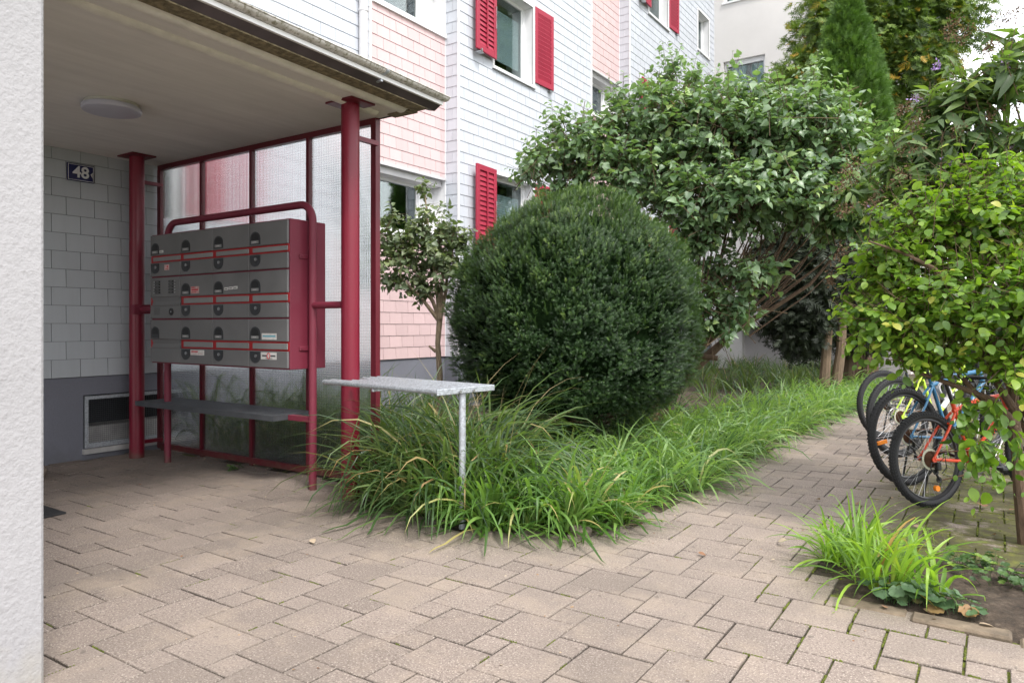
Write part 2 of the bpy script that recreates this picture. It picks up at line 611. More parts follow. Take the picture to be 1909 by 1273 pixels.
# ------------------------------------------------------------------ object helpers
def tag(o, label=None, cat=None, group=None, kind=None):
    if label:
        o['label'] = label
    if cat:
        o['category'] = cat
    if group:
        o['group'] = group
    if kind:
        o['kind'] = kind
    return o


def empty(name, loc=(0, 0, 0), rz=0.0):
    o = bpy.data.objects.new(name, None)
    o.location = loc
    o.rotation_euler = (0, 0, rz)
    o.empty_display_size = 0.1
    COL.objects.link(o)
    return o


def children(o):
    return [c for c in bpy.data.objects if c.parent == o]


def copy_tree(o, parent=None):
    c = o.copy()
    COL.objects.link(c)
    c.parent = parent
    for ch in children(o):
        copy_tree(ch, c)
    return c


class MB:
    """mesh builder: shapes collected into one mesh; coordinates are world coordinates unless the thing has its own origin"""
    def __init__(s, mat4=None):
        s.v, s.f, s.a = [], [], []
        s.m = mat4
        s.val = 0.5

    def add(s, vs, fs):
        o = len(s.v)
        if s.m is not None:
            vs = [s.m @ Vector(q) for q in vs]
        s.v += [tuple(q) for q in vs]
        s.f += [tuple(i + o for i in f) for f in fs]
        s.a += [s.val] * len(fs)
        return s

    def box(s, x0, x1, y0, y1, z0, z1, mat=None):
        vs = [(x0, y0, z0), (x1, y0, z0), (x1, y1, z0), (x0, y1, z0), (x0, y0, z1), (x1, y0, z1), (x1, y1, z1), (x0, y1, z1)]
        if mat is not None:
            vs = [mat @ Vector(q) for q in vs]
        return s.add(vs, [(0, 3, 2, 1), (4, 5, 6, 7), (0, 1, 5, 4), (1, 2, 6, 5), (2, 3, 7, 6), (3, 0, 4, 7)])

    def bbox(s, x0, x1, y0, y1, z0, z1, b=0.004):
        """box with chamfered edges"""
        bm_v = []
        for (sx, X) in ((1, x0), (-1, x1)):
            for (sy, Y) in ((1, y0), (-1, y1)):
                for (sz, Z) in ((1, z0), (-1, z1)):
                    bm_v += [(X + sx * b, Y + sy * b, Z), (X + sx * b, Y, Z + sz * b), (X, Y + sy * b, Z + sz * b)]
        # index: corner k = ix*4+iy*2+iz, entries 0: z face, 1: y face, 2: x face
        def c(ix, iy, iz, k):
            return (ix * 4 + iy * 2 + iz) * 3 + k
        fs = []
        for iz in (0, 1):
            q = (c(0, 0, iz, 0), c(1, 0, iz, 0), c(1, 1, iz, 0), c(0, 1, iz, 0))
            fs.append(q if iz else q[::-1])
        for iy in (0, 1):
            q = (c(0, iy, 0, 1), c(0, iy, 1, 1), c(1, iy, 1, 1), c(1, iy, 0, 1))
            fs.append(q if iy else q[::-1])
        for ix in (0, 1):
            q = (c(ix, 0, 0, 2), c(ix, 1, 0, 2), c(ix, 1, 1, 2), c(ix, 0, 1, 2))
            fs.append(q if ix else q[::-1])
        for iy in (0, 1):
            for iz in (0, 1):
                q = (c(0, iy, iz, 0), c(1, iy, iz, 0), c(1, iy, iz, 1), c(0, iy, iz, 1))
                fs.append(q if (iy ^ iz) else q[::-1])
        for ix in (0, 1):
            for iz in (0, 1):
                q = (c(ix, 0, iz, 0), c(ix, 0, iz, 2), c(ix, 1, iz, 2), c(ix, 1, iz, 0))
                fs.append(q if (ix ^ iz) else q[::-1])
        for ix in (0, 1):
            for iy in (0, 1):
                q = (c(ix, iy, 0, 1), c(ix, iy, 0, 2), c(ix, iy, 1, 2), c(ix, iy, 1, 1))
                fs.append(q if (ix ^ iy) else q[::-1])
        for ix in (0, 1):
            for iy in (0, 1):
                for iz in (0, 1):
                    q = (c(ix, iy, iz, 0), c(ix, iy, iz, 1), c(ix, iy, iz, 2))
                    fs.append(q if (ix ^ iy ^ iz) else q[::-1])
        return s.add(bm_v, fs)

    def tube(s, pts, r, n=10, cap=True, closed=False):
        pts = [Vector(q) for q in pts]
        k = len(pts)
        rr = r if isinstance(r, (list, tuple)) else [r] * k
        rings = []
        up = None
        for i, q in enumerate(pts):
            if closed:
                d = (pts[(i + 1) % k] - pts[i - 1]).normalized()
            elif i == 0:
                d = (pts[1] - q).normalized()
            elif i == k - 1:
                d = (q - pts[i - 1]).normalized()
            else:
                d = ((pts[i + 1] - q).normalized() + (q - pts[i - 1]).normalized())
                d = d.normalized() if d.length > 1e-6 else (pts[i + 1] - q).normalized()
            if up is None:
                up = Vector((0, 0, 1)) if abs(d.z) < 0.95 else Vector((1, 0, 0))
            a = up - d * up.dot(d)
            if a.length < 1e-6:
                a = Vector((1, 0, 0)) - d * d.x
            a.normalize()
            b = d.cross(a)
            up = a
            rings.append([q + (a * math.cos(2 * PI * j / n) + b * math.sin(2 * PI * j / n)) * rr[i] for j in range(n)])
        vs = [p for ring in rings for p in ring]
        fs = []
        for i in range(k if closed else k - 1):
            i2 = (i + 1) % k
            for j in range(n):
                j2 = (j + 1) % n
                fs.append((i * n + j, i * n + j2, i2 * n + j2, i2 * n + j))
        if cap and not closed:
            fs.append(tuple(range(n))[::-1])
            fs.append(tuple((k - 1) * n + j for j in range(n)))
        return s.add(vs, fs)

    def cyl(s, a, b, r, n=16, r2=None):
        return s.tube([a, b], [r, r if r2 is None else r2], n)

    def prism(s, outline, a, b, axis='y'):
        """outline: list of 2D points; extruded along axis from a to b"""
        def P(u, w, t):
            return {'y': (u, t, w), 'x': (t, u, w), 'z': (u, w, t)}[axis]
        n = len(outline)
        vs = [P(u, w, a) for u, w in outline] + [P(u, w, b) for u, w in outline]
        fs = [tuple(range(n)), tuple(range(2 * n - 1, n - 1, -1))]
        for i in range(n):
            j = (i + 1) % n
            fs.append((i, i + n, j + n, j))
        return s.add(vs, fs)

    def build(s, name, mat, parent=None, smooth=False, attr=False, fix=False):
        me = bpy.data.meshes.new(name)
        me.from_pydata(s.v, [], s.f)
        me.materials.append(mat)
        if attr:
            at_ = me.attributes.new('v', 'FLOAT', 'FACE')
            at_.data.foreach_set('value', np.array(s.a, dtype=np.float32))
        if fix:
            import bmesh
            bm = bmesh.new()
            bm.from_mesh(me)
            bmesh.ops.recalc_face_normals(bm, faces=bm.faces)
            bm.to_mesh(me)
            bm.free()
        if smooth:
            me.polygons.foreach_set('use_smooth', [True] * len(me.polygons))
            me.set_sharp_from_angle(angle=R(35))
        me.update()
        o = bpy.data.objects.new(name, me)
        COL.objects.link(o)
        if parent is not None:
            o.parent = parent
        return o


def text_mesh(name, string, size, depth, mat, M4, parent):
    cu = bpy.data.curves.new(name, 'FONT')
    cu.body = string
    cu.size = size
    cu.extrude = depth
    cu.offset = size * 0.022
    cu.align_x = 'CENTER'
    cu.align_y = 'CENTER'
    tmp = bpy.data.objects.new(name + '_tmp', cu)
    me = bpy.data.meshes.new_from_object(tmp)
    bpy.data.objects.remove(tmp)
    bpy.data.curves.remove(cu)
    me.transform(M4)
    me.materials.clear()
    me.materials.append(mat)
    o = bpy.data.objects.new(name, me)
    COL.objects.link(o)
    o.parent = parent
    return o


# ------------------------------------------------------------------ numpy foliage
def norm(a):
    return a / np.maximum(np.linalg.norm(a, axis=1, keepdims=True), 1e-9)


def tri_mesh(name, V, T, attr, mat, parent=None, smooth=False):
    me = bpy.data.meshes.new(name)
    nv, nf = len(V), len(T)
    me.vertices.add(nv)
    me.vertices.foreach_set('co', V.astype(np.float32).ravel())
    me.loops.add(nf * 3)
    me.loops.foreach_set('vertex_index', T.astype(np.int32).ravel())
    me.polygons.add(nf)
    me.polygons.foreach_set('loop_start', np.arange(0, nf * 3, 3, dtype=np.int32))
    me.polygons.foreach_set('loop_total', np.full(nf, 3, dtype=np.int32))
    if smooth:
        me.polygons.foreach_set('use_smooth', np.ones(nf, dtype=bool))
    me.materials.append(mat)
    me.update(calc_edges=True)
    if attr is not None:
        a = me.attributes.new('v', 'FLOAT', 'FACE')
        a.data.foreach_set('value', attr.astype(np.float32))
    o = bpy.data.objects.new(name, me)
    COL.objects.link(o)
    if parent is not None:
        o.parent = parent
    return o


def leaf_template(xs, ws, fold=0.3, curl=0.25, petiole=0.15):
    """leaf along +x; xs, ws are stations and half widths; folded up at both sides, tip curling down"""
    V, T = [], []
    for x, w in zip(xs, ws):
        z = -curl * x * x
        V += [(x + petiole, 0, z), (x + petiole, w, z + fold * w), (x + petiole, -w, z + fold * w)]
    for i in range(len(xs) - 1):
        a, b = i * 3, i * 3 + 3
        if ws[i + 1] < 1e-4:
            T += [(a, b, a + 1), (a, a + 2, b)]
        elif ws[i] < 1e-4:
            T += [(a, b, b + 1), (a, b + 2, b)]
        else:
            T += [(a, b, b + 1), (a, b + 1, a + 1), (a, a + 2, b + 2), (a, b + 2, b)]
    # petiole
    k = len(V)
    V += [(0, 0, 0.0), (petiole, 0.012, 0), (petiole, -0.012, 0)]
    T += [(k, k + 2, k + 1)]
    return np.array(V, float), np.array(T, int)


HEART = leaf_template([0, 0.1, 0.3, 0.55, 0.8, 1.0], [0.0, 0.33, 0.42, 0.33, 0.13, 0.0], 0.38, 0.3, 0.2)
HEART[0][3:6, 0] -= 0.06
OVAL = leaf_template([0, 0.14, 0.38, 0.66, 0.88, 1.0], [0.0, 0.22, 0.35, 0.31, 0.15, 0.0], 0.16, 0.22, 0.1)
LANCE = leaf_template([0, 0.15, 0.4, 0.7, 1.0], [0.0, 0.11, 0.16, 0.1, 0.0], 0.35, 0.35, 0.05)
SMALL = leaf_template([0, 0.25, 0.6, 1.0], [0.0, 0.3, 0.26, 0.0], 0.2, 0.2, 0.1)


def sprig_template(n=9, w=0.02, L=0.2, spread=1.0, flat=0.25):
    """a shoot with two ranks of narrow needles"""
    V, T = [], []
    rs = random.Random(3)
    for i in range(n):
        x = 0.12 + 0.85 * i / n
        for sd_ in (-1, 1):
            ln = L * (1.0 - 0.45 * (i / n)) * rs.uniform(0.85, 1.1)
            up = rs.uniform(-flat, flat) + 0.12
            k = len(V)
            V += [(x - w, 0, 0), (x + w, 0, 0), (x + ln * 0.55, sd_ * ln * spread, up * ln)]
            T += [(k, k + 1, k + 2)] if sd_ > 0 else [(k, k + 2, k + 1)]
    k = len(V)
    V += [(0, -0.012, 0), (0, 0.012, 0), (1.05, 0, 0.0)]
    T += [(k, k + 1, k + 2)]
    k = len(V)
    V += [(0.8, -0.03, 0.01), (0.8, 0.03, -0.01), (1.15, 0, 0.03)]
    T += [(k, k + 1, k + 2)]
    return np.array(V, float), np.array(T, int)


def rosette_template(n=17, w=0.06, L=0.42):
    """yew shoot: needles set all round a short twig, so it reads as a star from the tip and a comb from the side"""
    V, T = [], []
    for i in range(n):
        x = 0.1 + 0.85 * i / n
        a = i * 2.4
        ln = L * (1.0 - 0.4 * i / n)
        c, s_ = math.cos(a), math.sin(a) * 0.75
        k = len(V)
        V += [(x - w * 0.2, -s_ * w, c * w), (x + w * 0.2, s_ * w, -c * w), (x + ln * 0.45, c * ln, s_ * ln)]
        T += [(k, k + 1, k + 2)]
    k = len(V)
    V += [(0, -0.015, 0), (0, 0.015, 0), (1.0, 0, 0.0)]
    T += [(k, k + 1, k + 2)]
    return np.array(V, float), np.array(T, int)


YEW = rosette_template()
SPRAY = sprig_template(5, 0.075, 0.5, 0.75, 0.35)


def scatter(tmpl, P, T, N, S):
    """copies of a template at points P with axis T, normal N and scale S -> verts, tris"""
    V0, F0 = tmpl
    T = norm(T)
    B = norm(np.cross(N, T))
    N2 = np.cross(T, B)
    m, n = len(V0), len(P)
    V = (V0[None, :, 0, None] * T[:, None, :] + V0[None, :, 1, None] * B[:, None, :] + V0[None, :, 2, None] * N2[:, None, :])
    V = V * S[:, None, None] + P[:, None, :]
    F = F0[None, :, :] + (np.arange(n) * m)[:, None, None]
    return V.reshape(-1, 3), F.reshape(-1, 3)


def sticks(P0, P1, r0, r1):
    """thin three sided sticks"""
    n = len(P0)
    d = norm(P1 - P0)
    a = norm(np.cross(d, np.array([0.3, 0.2, 1.0]) + RNG.normal(0, 0.05, (n, 3))))
    b = np.cross(d, a)
    V = np.zeros((n, 6, 3))
    for j in range(3):
        c, s_ = math.cos(2 * PI * j / 3), math.sin(2 * PI * j / 3)
        o = a * c + b * s_
        V[:, j] = P0 + o * np.asarray(r0).reshape(-1, 1)
        V[:, 3 + j] = P1 + o * np.asarray(r1).reshape(-1, 1)
    F0 = np.array([(0, 1, 4), (0, 4, 3), (1, 2, 5), (1, 5, 4), (2, 0, 3), (2, 3, 5)])
    F = F0[None] + (np.arange(n) * 6)[:, None, None]
    return V.reshape(-1, 3), F.reshape(-1, 3)


def merge(parts):
    Vs, Fs, o = [], [], 0
    for V, F in parts:
        Vs.append(V)
        Fs.append(F + o)
        o += len(V)
    return np.concatenate(Vs), np.concatenate(Fs)


def wavy(P, freq, k, seed):
    """smooth pseudo noise of unit variance on points"""
    g_ = np.random.default_rng(seed)
    out = np.zeros(len(P))
    for _ in range(k):
        w = g_.normal(0, 1, 3)
        w = w / np.linalg.norm(w) * freq * g_.uniform(0.6, 1.4)
        out += np.sin(P @ w + g_.uniform(0, 6.28))
    return out * math.sqrt(2.0 / k)


def sphere_dirs(n):
    return norm(RNG.normal(0, 1, (n, 3)))


def blob_points(blobs, n, inner=0.55, lumps=0.12):
    """points in the outer part of a union of ellipsoids; returns points, outward directions"""
    vol = np.array([b[1][0] * b[1][1] * b[1][2] for b in blobs]) ** 0.75
    pick = RNG.choice(len(blobs), n, p=vol / vol.sum())
    C = np.array([b[0] for b in blobs])[pick]
    A = np.array([b[1] for b in blobs])[pick]
    d = sphere_dirs(n)
    r = inner + (1 - inner) * RNG.random(n) ** 0.6
    wob = 1 + lumps * np.sin(d[:, 0] * 7 + pick * 2.1) * np.cos(d[:, 1] * 6 + pick) + lumps * 0.7 * np.sin(d[:, 2] * 11 + pick)
    P = C + d * A * (r * wob)[:, None]
    # drop points deep inside another blob
    keep = np.ones(n, bool)
    for k, (c, a) in enumerate(blobs):
        q = np.linalg.norm((P - np.array(c)) / np.array(a), axis=1)
        keep &= ~((q < inner * 0.8) & (pick != k))
    return P[keep], norm(d / A)[keep]


def twig_foliage(name, blobs, n_twigs, leaves, tmpl, size, mat, parent, twig_len=0.3, droop=0.0, up=0.35,
                 inner=0.55, lumps=0.12, vrange=(0, 1), vpow=1.0, twigs=True, flatten=0.6, tipbright=0.0, zmin=0.05):
    P, D = blob_points(blobs, n_twigs, inner, lumps)
    n = len(P)
    TD = norm(D * 0.8 + np.array([0, 0, up]) + RNG.normal(0, 0.45, (n, 3)))
    L = twig_len * RNG.uniform(0.6, 1.3, n)
    P0 = P - TD * L[:, None] * 0.6
    parts_P, parts_T, parts_N, parts_S, parts_v = [], [], [], [], []
    tv = RNG.random(n)
    for k in range(leaves):
        t = (k + 0.7) / leaves
        q = P0 + TD * (L * t)[:, None]
        q[:, 2] -= droop * (t ** 2) * L
        side = norm(np.cross(TD, np.array([0, 0, 1.0]) + RNG.normal(0, 0.25, (n, 3))))
        sgn = 1 if k % 2 else -1
        ax = norm(TD * 0.55 + side * sgn * 0.9 + RNG.normal(0, 0.35, (n, 3)) - np.array([0, 0, 0.25 + droop * 0.5]))
        nm = norm(np.array([0, 0, 1.0]) * flatten + D * 0.35 + RNG.normal(0, 0.38, (n, 3)))
        parts_P.append(q)
        parts_T.append(ax)
        parts_N.append(nm)
        parts_S.append(size * RNG.uniform(0.6, 1.15, n) * (1 - 0.35 * (t > 0.85)))
        v = np.clip(tv * 0.55 + RNG.random(n) * 0.5 + tipbright * (t - 0.5), 0, 1) ** vpow
        parts_v.append(vrange[0] + (vrange[1] - vrange[0]) * v)
    PP, TT, NN = (np.concatenate(x) for x in (parts_P, parts_T, parts_N))
    SS, vv = np.concatenate(parts_S), np.concatenate(parts_v)
    ok = PP[:, 2] > zmin
    PP, TT, NN, SS, vv = PP[ok], TT[ok], NN[ok], SS[ok], vv[ok]
    V, F = scatter(tmpl, PP, TT, NN, SS)
    tri_mesh(name, V, F, np.repeat(vv, len(tmpl[1])), mat, parent)
    return P0, P0 + TD * L[:, None]


def twig_mesh(name, P0, P1, mat, parent, r=0.004):
    V, F = sticks(P0, P1, np.full(len(P0), r), np.full(len(P0), r * 0.4))
    return tri_mesh(name, V, F, np.random.default_rng(1).random(len(F)), mat, parent)


def blades(name, bases, per, length, width, mat, parent=None, out=0.5, az0=None, azs=PI, droop=1.0, seg=7, spread=0.05,
           vpow=1.0, ground=0.012):
    """arching ribbons from clump bases"""
    B = np.repeat(np.asarray(bases, float), per, axis=0)
    n = len(B)
    if az0 is None:
        az = RNG.uniform(-PI, PI, n)
    else:
        az = az0 + RNG.normal(0, azs, n)
    B = B + np.stack([np.cos(az), np.sin(az), np.zeros(n)], 1) * (spread * RNG.random(n) ** 0.5)[:, None]
    L = length * RNG.uniform(0.55, 1.2, n)
    W = width * RNG.uniform(0.6, 1.15, n)
    el = R(88) - np.abs(RNG.normal(0, out, n))
    el = np.maximum(el, R(18))
    cur = droop * RNG.uniform(0.5, 1.5, n)
    twist = RNG.normal(0, 0.35, n)
    kink = np.where(RNG.random(n) < 0.12, RNG.uniform(0.35, 0.8, n), 9)
    pos = B.copy()
    V = np.zeros((n, seg + 1, 3, 3))
    for i in range(seg + 1):
        t = i / seg
        d = np.stack([np.cos(az) * np.cos(el), np.sin(az) * np.cos(el), np.sin(el)], 1)
        a2 = az + PI / 2
        side = np.stack([np.cos(a2), np.sin(a2), np.zeros(n)], 1)
        nrm = np.cross(d, side)
        side = side * np.cos(twist * t * 2)[:, None] + nrm * np.sin(twist * t * 2)[:, None]
        w = W * (0.65 + 0.35 * min(1, t * 4)) * (1 - max(0, (t - 0.35) / 0.65) ** 1.6)
        fold = np.cross(side, d)
        V[:, i, 0] = pos + side * (w * 0.5)[:, None]
        V[:, i, 1] = pos + fold * (w * 0.14)[:, None]
        V[:, i, 2] = pos - side * (w * 0.5)[:, None]
        pos = pos + d * (L / seg)[:, None]
        pos[:, 2] = np.maximum(pos[:, 2], ground + 0.02 * RNG.random(n))
        el = el - cur / seg * (0.6 + 1.2 * t) - np.where((t > kink) & (t <= kink + 1.0 / seg), 1.1, 0)
        el = np.maximum(el, R(-82))
        az = az + RNG.normal(0, 0.05, n)
    F0 = []
    for i in range(seg):
        a, b = i * 3, i * 3 + 3
        F0 += [(a, a + 1, b + 1), (a, b + 1, b), (a + 1, a + 2, b + 2), (a + 1, b + 2, b + 1)]
    F0 = np.array(F0)
    F = F0[None] + (np.arange(n) * (seg + 1) * 3)[:, None, None]
    v = RNG.random(n) ** vpow
    return tri_mesh(name, V.reshape(-1, 3), F.reshape(-1, 3), np.repeat(v, len(F0)), mat, parent, smooth=True)


# ================================================================== GROUND
XW = -7.34      # plane of the recessed wall (entrance, pink panels)
XB = -7.08      # plane of the projecting pale blue bays
YE = 21.4       # where the far cream wing crosses

g = MB()
g.add([(-300, -300, -0.03), (300, -300, -0.03), (300, 300, -0.03), (-300, 300, -0.03)], [(0, 1, 2, 3)])
tag(g.build('ground', M['lawn']), kind='structure')


def in_poly(x, y, poly):
    c = False
    n = len(poly)
    for i in range(n):
        x1, y1 = poly[i]
        x2, y2 = poly[(i + 1) % n]
        if (y1 > y) != (y2 > y) and x < (x2 - x1) * (y - y1) / (y2 - y1) + x1:
            c = not c
    return c


BED = [(-7.3, 4.3), (-4.25, 4.27), (-3.92, 3.95), (-3.5, 3.78), (-2.8, 3.68), (-2.35, 3.85), (-1.98, 4.4), (-2.0, 5.9),
       (-2.08, 8.1), (-1.85, 11.4), (-1.5, 15.5), (-1.2, 21.3), (-7.0, 21.3), (-7.0, 9.0), (-7.3, 9.0)]
SIDE = [(-0.62, 3.84), (-0.3, 3.72), (0.1, 3.66), (0.6, 3.6), (1.6, 3.5), (3.2, 3.4), (3.2, 5.1), (1.4, 5.0), (0.45, 4.8), (-0.25, 4.72), (-0.66, 4.6), (-0.72, 4.2)]

g = MB()  # unseen pale ground behind the camera, added to bounce light under the canopy
g.add([(-7.3, -30, -0.02), (14, -30, -0.02), (14, -3.1, -0.02), (-7.3, -3.1, -0.02)], [(0, 1, 2, 3)])
tag(g.build('bounce_forecourt', plain('bounce_concrete', (0.45, 0.43, 0.4), 0.9, var=0.2, scale=1.5)), kind='structure')
# joints: one sheet just below the tops of the pavers
g = MB()
nx, ny = 60, 120
g.add([(-7.34, -3.5, -0.013), (6, -3.5, -0.013), (6, 24, -0.013), (-7.34, 24, -0.013)], [(0, 1, 2, 3)])
tag(g.build('path_joints', M['joint']), kind='structure')

# pavers: big and small squares in a pinwheel bond, each a chamfered block
a_, b_ = 0.2825, 0.1412
ox, oy = -1.52, 2.612
pv = MB()
rs = random.Random(5)


def paver(x0, y0, sz):
    j = rs.uniform(0.0016, 0.0042)
    cx_, cy_ = x0 + sz / 2, y0 + sz / 2
    if cx_ > -0.9:
        j = rs.uniform(0.003, 0.0065)
    if in_poly(cx_, cy_, BED) or in_poly(cx_, cy_, SIDE):
        return
    if cx_ < XW or cx_ > 5.5 or cy_ < -3 or cy_ > 22:
        return
    rot = rs.uniform(-0.006, 0.006)
    hz = rs.uniform(-0.0018, 0.0018)
    tx, ty = rs.uniform(-0.011, 0.011), rs.uniform(-0.011, 0.011)
    c, s_ = math.cos(rot), math.sin(rot)
    h1 = sz / 2 - j
    h2 = h1 - 0.0032
    vs = []
    for hh, dz in ((h1, -0.03), (h1, -0.0032), (h2, 0.0)):
        for sx, sy in ((-1, -1), (1, -1), (1, 1), (-1, 1)):
            u, w = sx * hh, sy * hh
            vs.append((cx_ + c * u - s_ * w, cy_ + s_ * u + c * w, dz + hz + u * tx + w * ty))
    fs = [(8, 9, 10, 11)]
    for k in range(4):
        k2 = (k + 1) % 4
        fs += [(k, k2, 4 + k2, 4 + k), (4 + k, 4 + k2, 8 + k2, 8 + k)]
    base_v = min(1, max(0.08, rs.gauss(0.5, 0.22)))
    pv.add(vs, fs)
    # the sides and chamfers are coloured darker than the top
    pv.a[-9:] = [base_v] + [0.0, 0.012] * 4


for i in range(-75, 76):
    for j in range(-75, 76):
        x = ox + i * a_ - j * b_
        y = oy + i * b_ + j * a_
        if -8 < x < 6 and -4 < y < 23:
            paver(x, y, a_)
            paver(x, y - b_, b_)
tag(pv.build('pavement', M['paver'], attr=True), kind='structure')


def bed_mesh(name, poly, mound, mat, step=0.12):
    """soil with a lumpy surface that sinks at its rim"""
    xs = [p[0] for p in poly]
    ys = [p[1] for p in poly]
    b = MB()
    nx = int((max(xs) - min(xs)) / step) + 2
    ny = int((max(ys) - min(ys)) / step) + 2
    idx = {}
    rr = random.Random(9)

    def edge_d(x, y):
        best = 9
        for i in range(len(poly)):
            p, q = Vector(poly[i]), Vector(poly[(i + 1) % len(poly)])
            d = q - p
            t = max(0, min(1, (Vector((x, y)) - p).dot(d) / d.dot(d)))
            best = min(best, (Vector((x, y)) - p - d * t).length)
        return best if in_poly(x, y, poly) else -best
    V = []
    for i in range(nx):
        for j in range(ny):
            x, y = min(xs) + i * step, min(ys) + j * step
            d = edge_d(x, y)
            if d > -step * 1.5:
                idx[(i, j)] = len(V)
                z = -0.02 + mound * min(1, max(0, (d + 0.06) / 0.22)) + (rr.uniform(-0.012, 0.014) if d > 0.05 else 0)
                V.append((x, y, z))
    F = []
    for i in range(nx - 1):
        for j in range(ny - 1):
            k = [idx.get(c) for c in ((i, j), (i + 1, j), (i + 1, j + 1), (i, j + 1))]
            if None not in k:
                F.append(tuple(k))
    b.add(V, F)
    o = b.build(name, mat, smooth=False)
    o.data.polygons.foreach_set('use_smooth', [True] * len(o.data.polygons))
    return tag(o, kind='structure')


bed_mesh('planting_bed', BED, 0.05, M['soil'])
bed_mesh('side_planting_bed', SIDE, 0.045, M['soil'], 0.06)

# kerb stones along the small bed at the right
kb = MB()
kx = [(-0.62, -0.33), (-0.32, 0.06), (0.075, 0.5), (0.52, 0.95), (0.97, 1.4)]
for n_, (x0, x1) in enumerate(kx):
    yb = 3.70 - 0.12 * (x0 + 0.7)
    kb.m = Matrix.Rotation(R(-5 + rs.uniform(-1, 1)), 4, 'Z') if False else None
    kb.bbox(x0, x1 - 0.01, yb - 0.045, yb + 0.06, -0.05, 0.010 + rs.uniform(-0.005, 0.006), 0.01)
kerb_mat = plain('sandstone_kerb', (0.15, 0.115, 0.08), 0.95, var=0.5, scale=9, bump=1.0)
tag(kb.build('kerb', kerb_mat), kind='structure')


# ================================================================== SHINGLED BUILDING
def sub_rect(r, h):
    """rectangle minus hole; rectangles are (u0,u1,z0,z1)"""
    u0, u1, z0, z1 = r
    a0, a1, b0, b1 = h
    if a0 >= u1 or a1 <= u0 or b0 >= z1 or b1 <= z0:
        return [r]
    out = []
    if b0 > z0:
        out.append((u0, u1, z0, b0))
    if b1 < z1:
        out.append((u0, u1, b1, z1))
    m0, m1 = max(z0, b0), min(z1, b1)
    if a0 > u0:
        out.append((u0, a0, m0, m1))
    if a1 < u1:
        out.append((a1, u1, m0, m1))
    return out


TH, TW = 0.1712, 0.2585


def shingles(name, mat, parent, axis, plane, sgn, u0, u1, z0, z1, holes=(), zref=0.8, uref=3.197, tw=TW):
    """overlapping fibre cement shingles; axis 'x': plane x=const seen from +x, axis 'y': plane y=const seen from -y"""
    m = MB()
    rr = random.Random(hash((name, round(plane, 2), round(u0, 2))) % 999 if False else int(abs(plane * 100) + abs(u0 * 10)))
    k0 = int(math.floor((z0 - zref) / TH)) - 1
    k1 = int(math.ceil((z1 - zref) / TH)) + 1
    for k in range(k0, k1):
        zb, zt = zref + k * TH, zref + (k + 1) * TH
        off = (k % 2) * tw / 2
        i0 = int(math.floor((u0 - uref - off) / tw)) - 1
        i1 = int(math.ceil((u1 - uref - off) / tw)) + 1
        for i in range(i0, i1):
            ua, ub = uref + off + i * tw, uref + off + (i + 1) * tw
            gap = 0.0027
            rects = [(max(u0, ua + gap), min(u1, ub - gap), max(z0, zb + 0.0035), min(z1, zt))]
            if rects[0][0] >= rects[0][1] or rects[0][2] >= rects[0][3]:
                continue
            for h in holes:
                rects = [q for r_ in rects for q in sub_rect(r_, h)]
            m.val = min(1, max(0, rr.gauss(0.5, 0.25)))
            jit = rr.uniform(-0.0008, 0.0008)
            for (a, b, c, d) in rects:
                if b - a < 0.004 or d - c < 0.004:
                    continue
                o1 = 0.012 + jit       # the lower edge stands out
                o2 = 0.0045 + jit
                f1 = o2 + (o1 - o2) * (zt - c) / TH
                f2 = o2 + (o1 - o2) * (zt - d) / TH
                if axis == 'x':
                    P = lambda u, z, o: (plane + sgn * o, u, z)
                else:
                    P = lambda u, z, o: (u, plane + sgn * o, z)
                vs = [P(a, c, f1), P(b, c, f1), P(b, d, f2), P(a, d, f2), P(a, c, 0.001), P(b, c, 0.001), P(b, d, 0.001), P(a, d, 0.001)]
                fs = [(0, 1, 2, 3), (1, 0, 4, 5), (2, 1, 5, 6), (3, 2, 6, 7), (0, 3, 7, 4)]
                m.add(vs, fs)
    return m.build(name, mat, parent, attr=True, fix=True)


TOP = 12.6
bld = empty('apartment_building', (XW, 9, 0))
inv = Matrix.Translation(Vector((-XW, -9, 0)))


def fit(o, root=None):
    """child built in world coordinates: keep it there although its parent has an origin"""
    r_ = o.parent
    o.matrix_parent_inverse = Matrix.Translation(-Vector(r_.location)) if r_.parent is None else Matrix.Identity(4)
    return o


def win_openings():
    """opening rectangles in the blue bays: (y0,y1,z0,z1)"""
    out = []
    for f in range(3):
        out.append((9.97, 11.2, 2.42 + 3.25 * f, 3.86 + 3.25 * f))
        out.append((16.5, 17.73, 2.42 + 3.25 * f, 3.86 + 3.25 * f))
        out.append((19.98, 20.9, 2.63 + 3.25 * f, 3.76 + 3.25 * f))
    return out


openings = win_openings()
# loggia openings in the pink bays
log_open = [(7.42, 8.99, 2.69 + 3.25 * f, 3.60 + 3.25 * f) for f in range(3)] + [(13.55, 15.38, 2.69 + 3.25 * f, 3.60 + 3.25 * f) for f in range(3)]

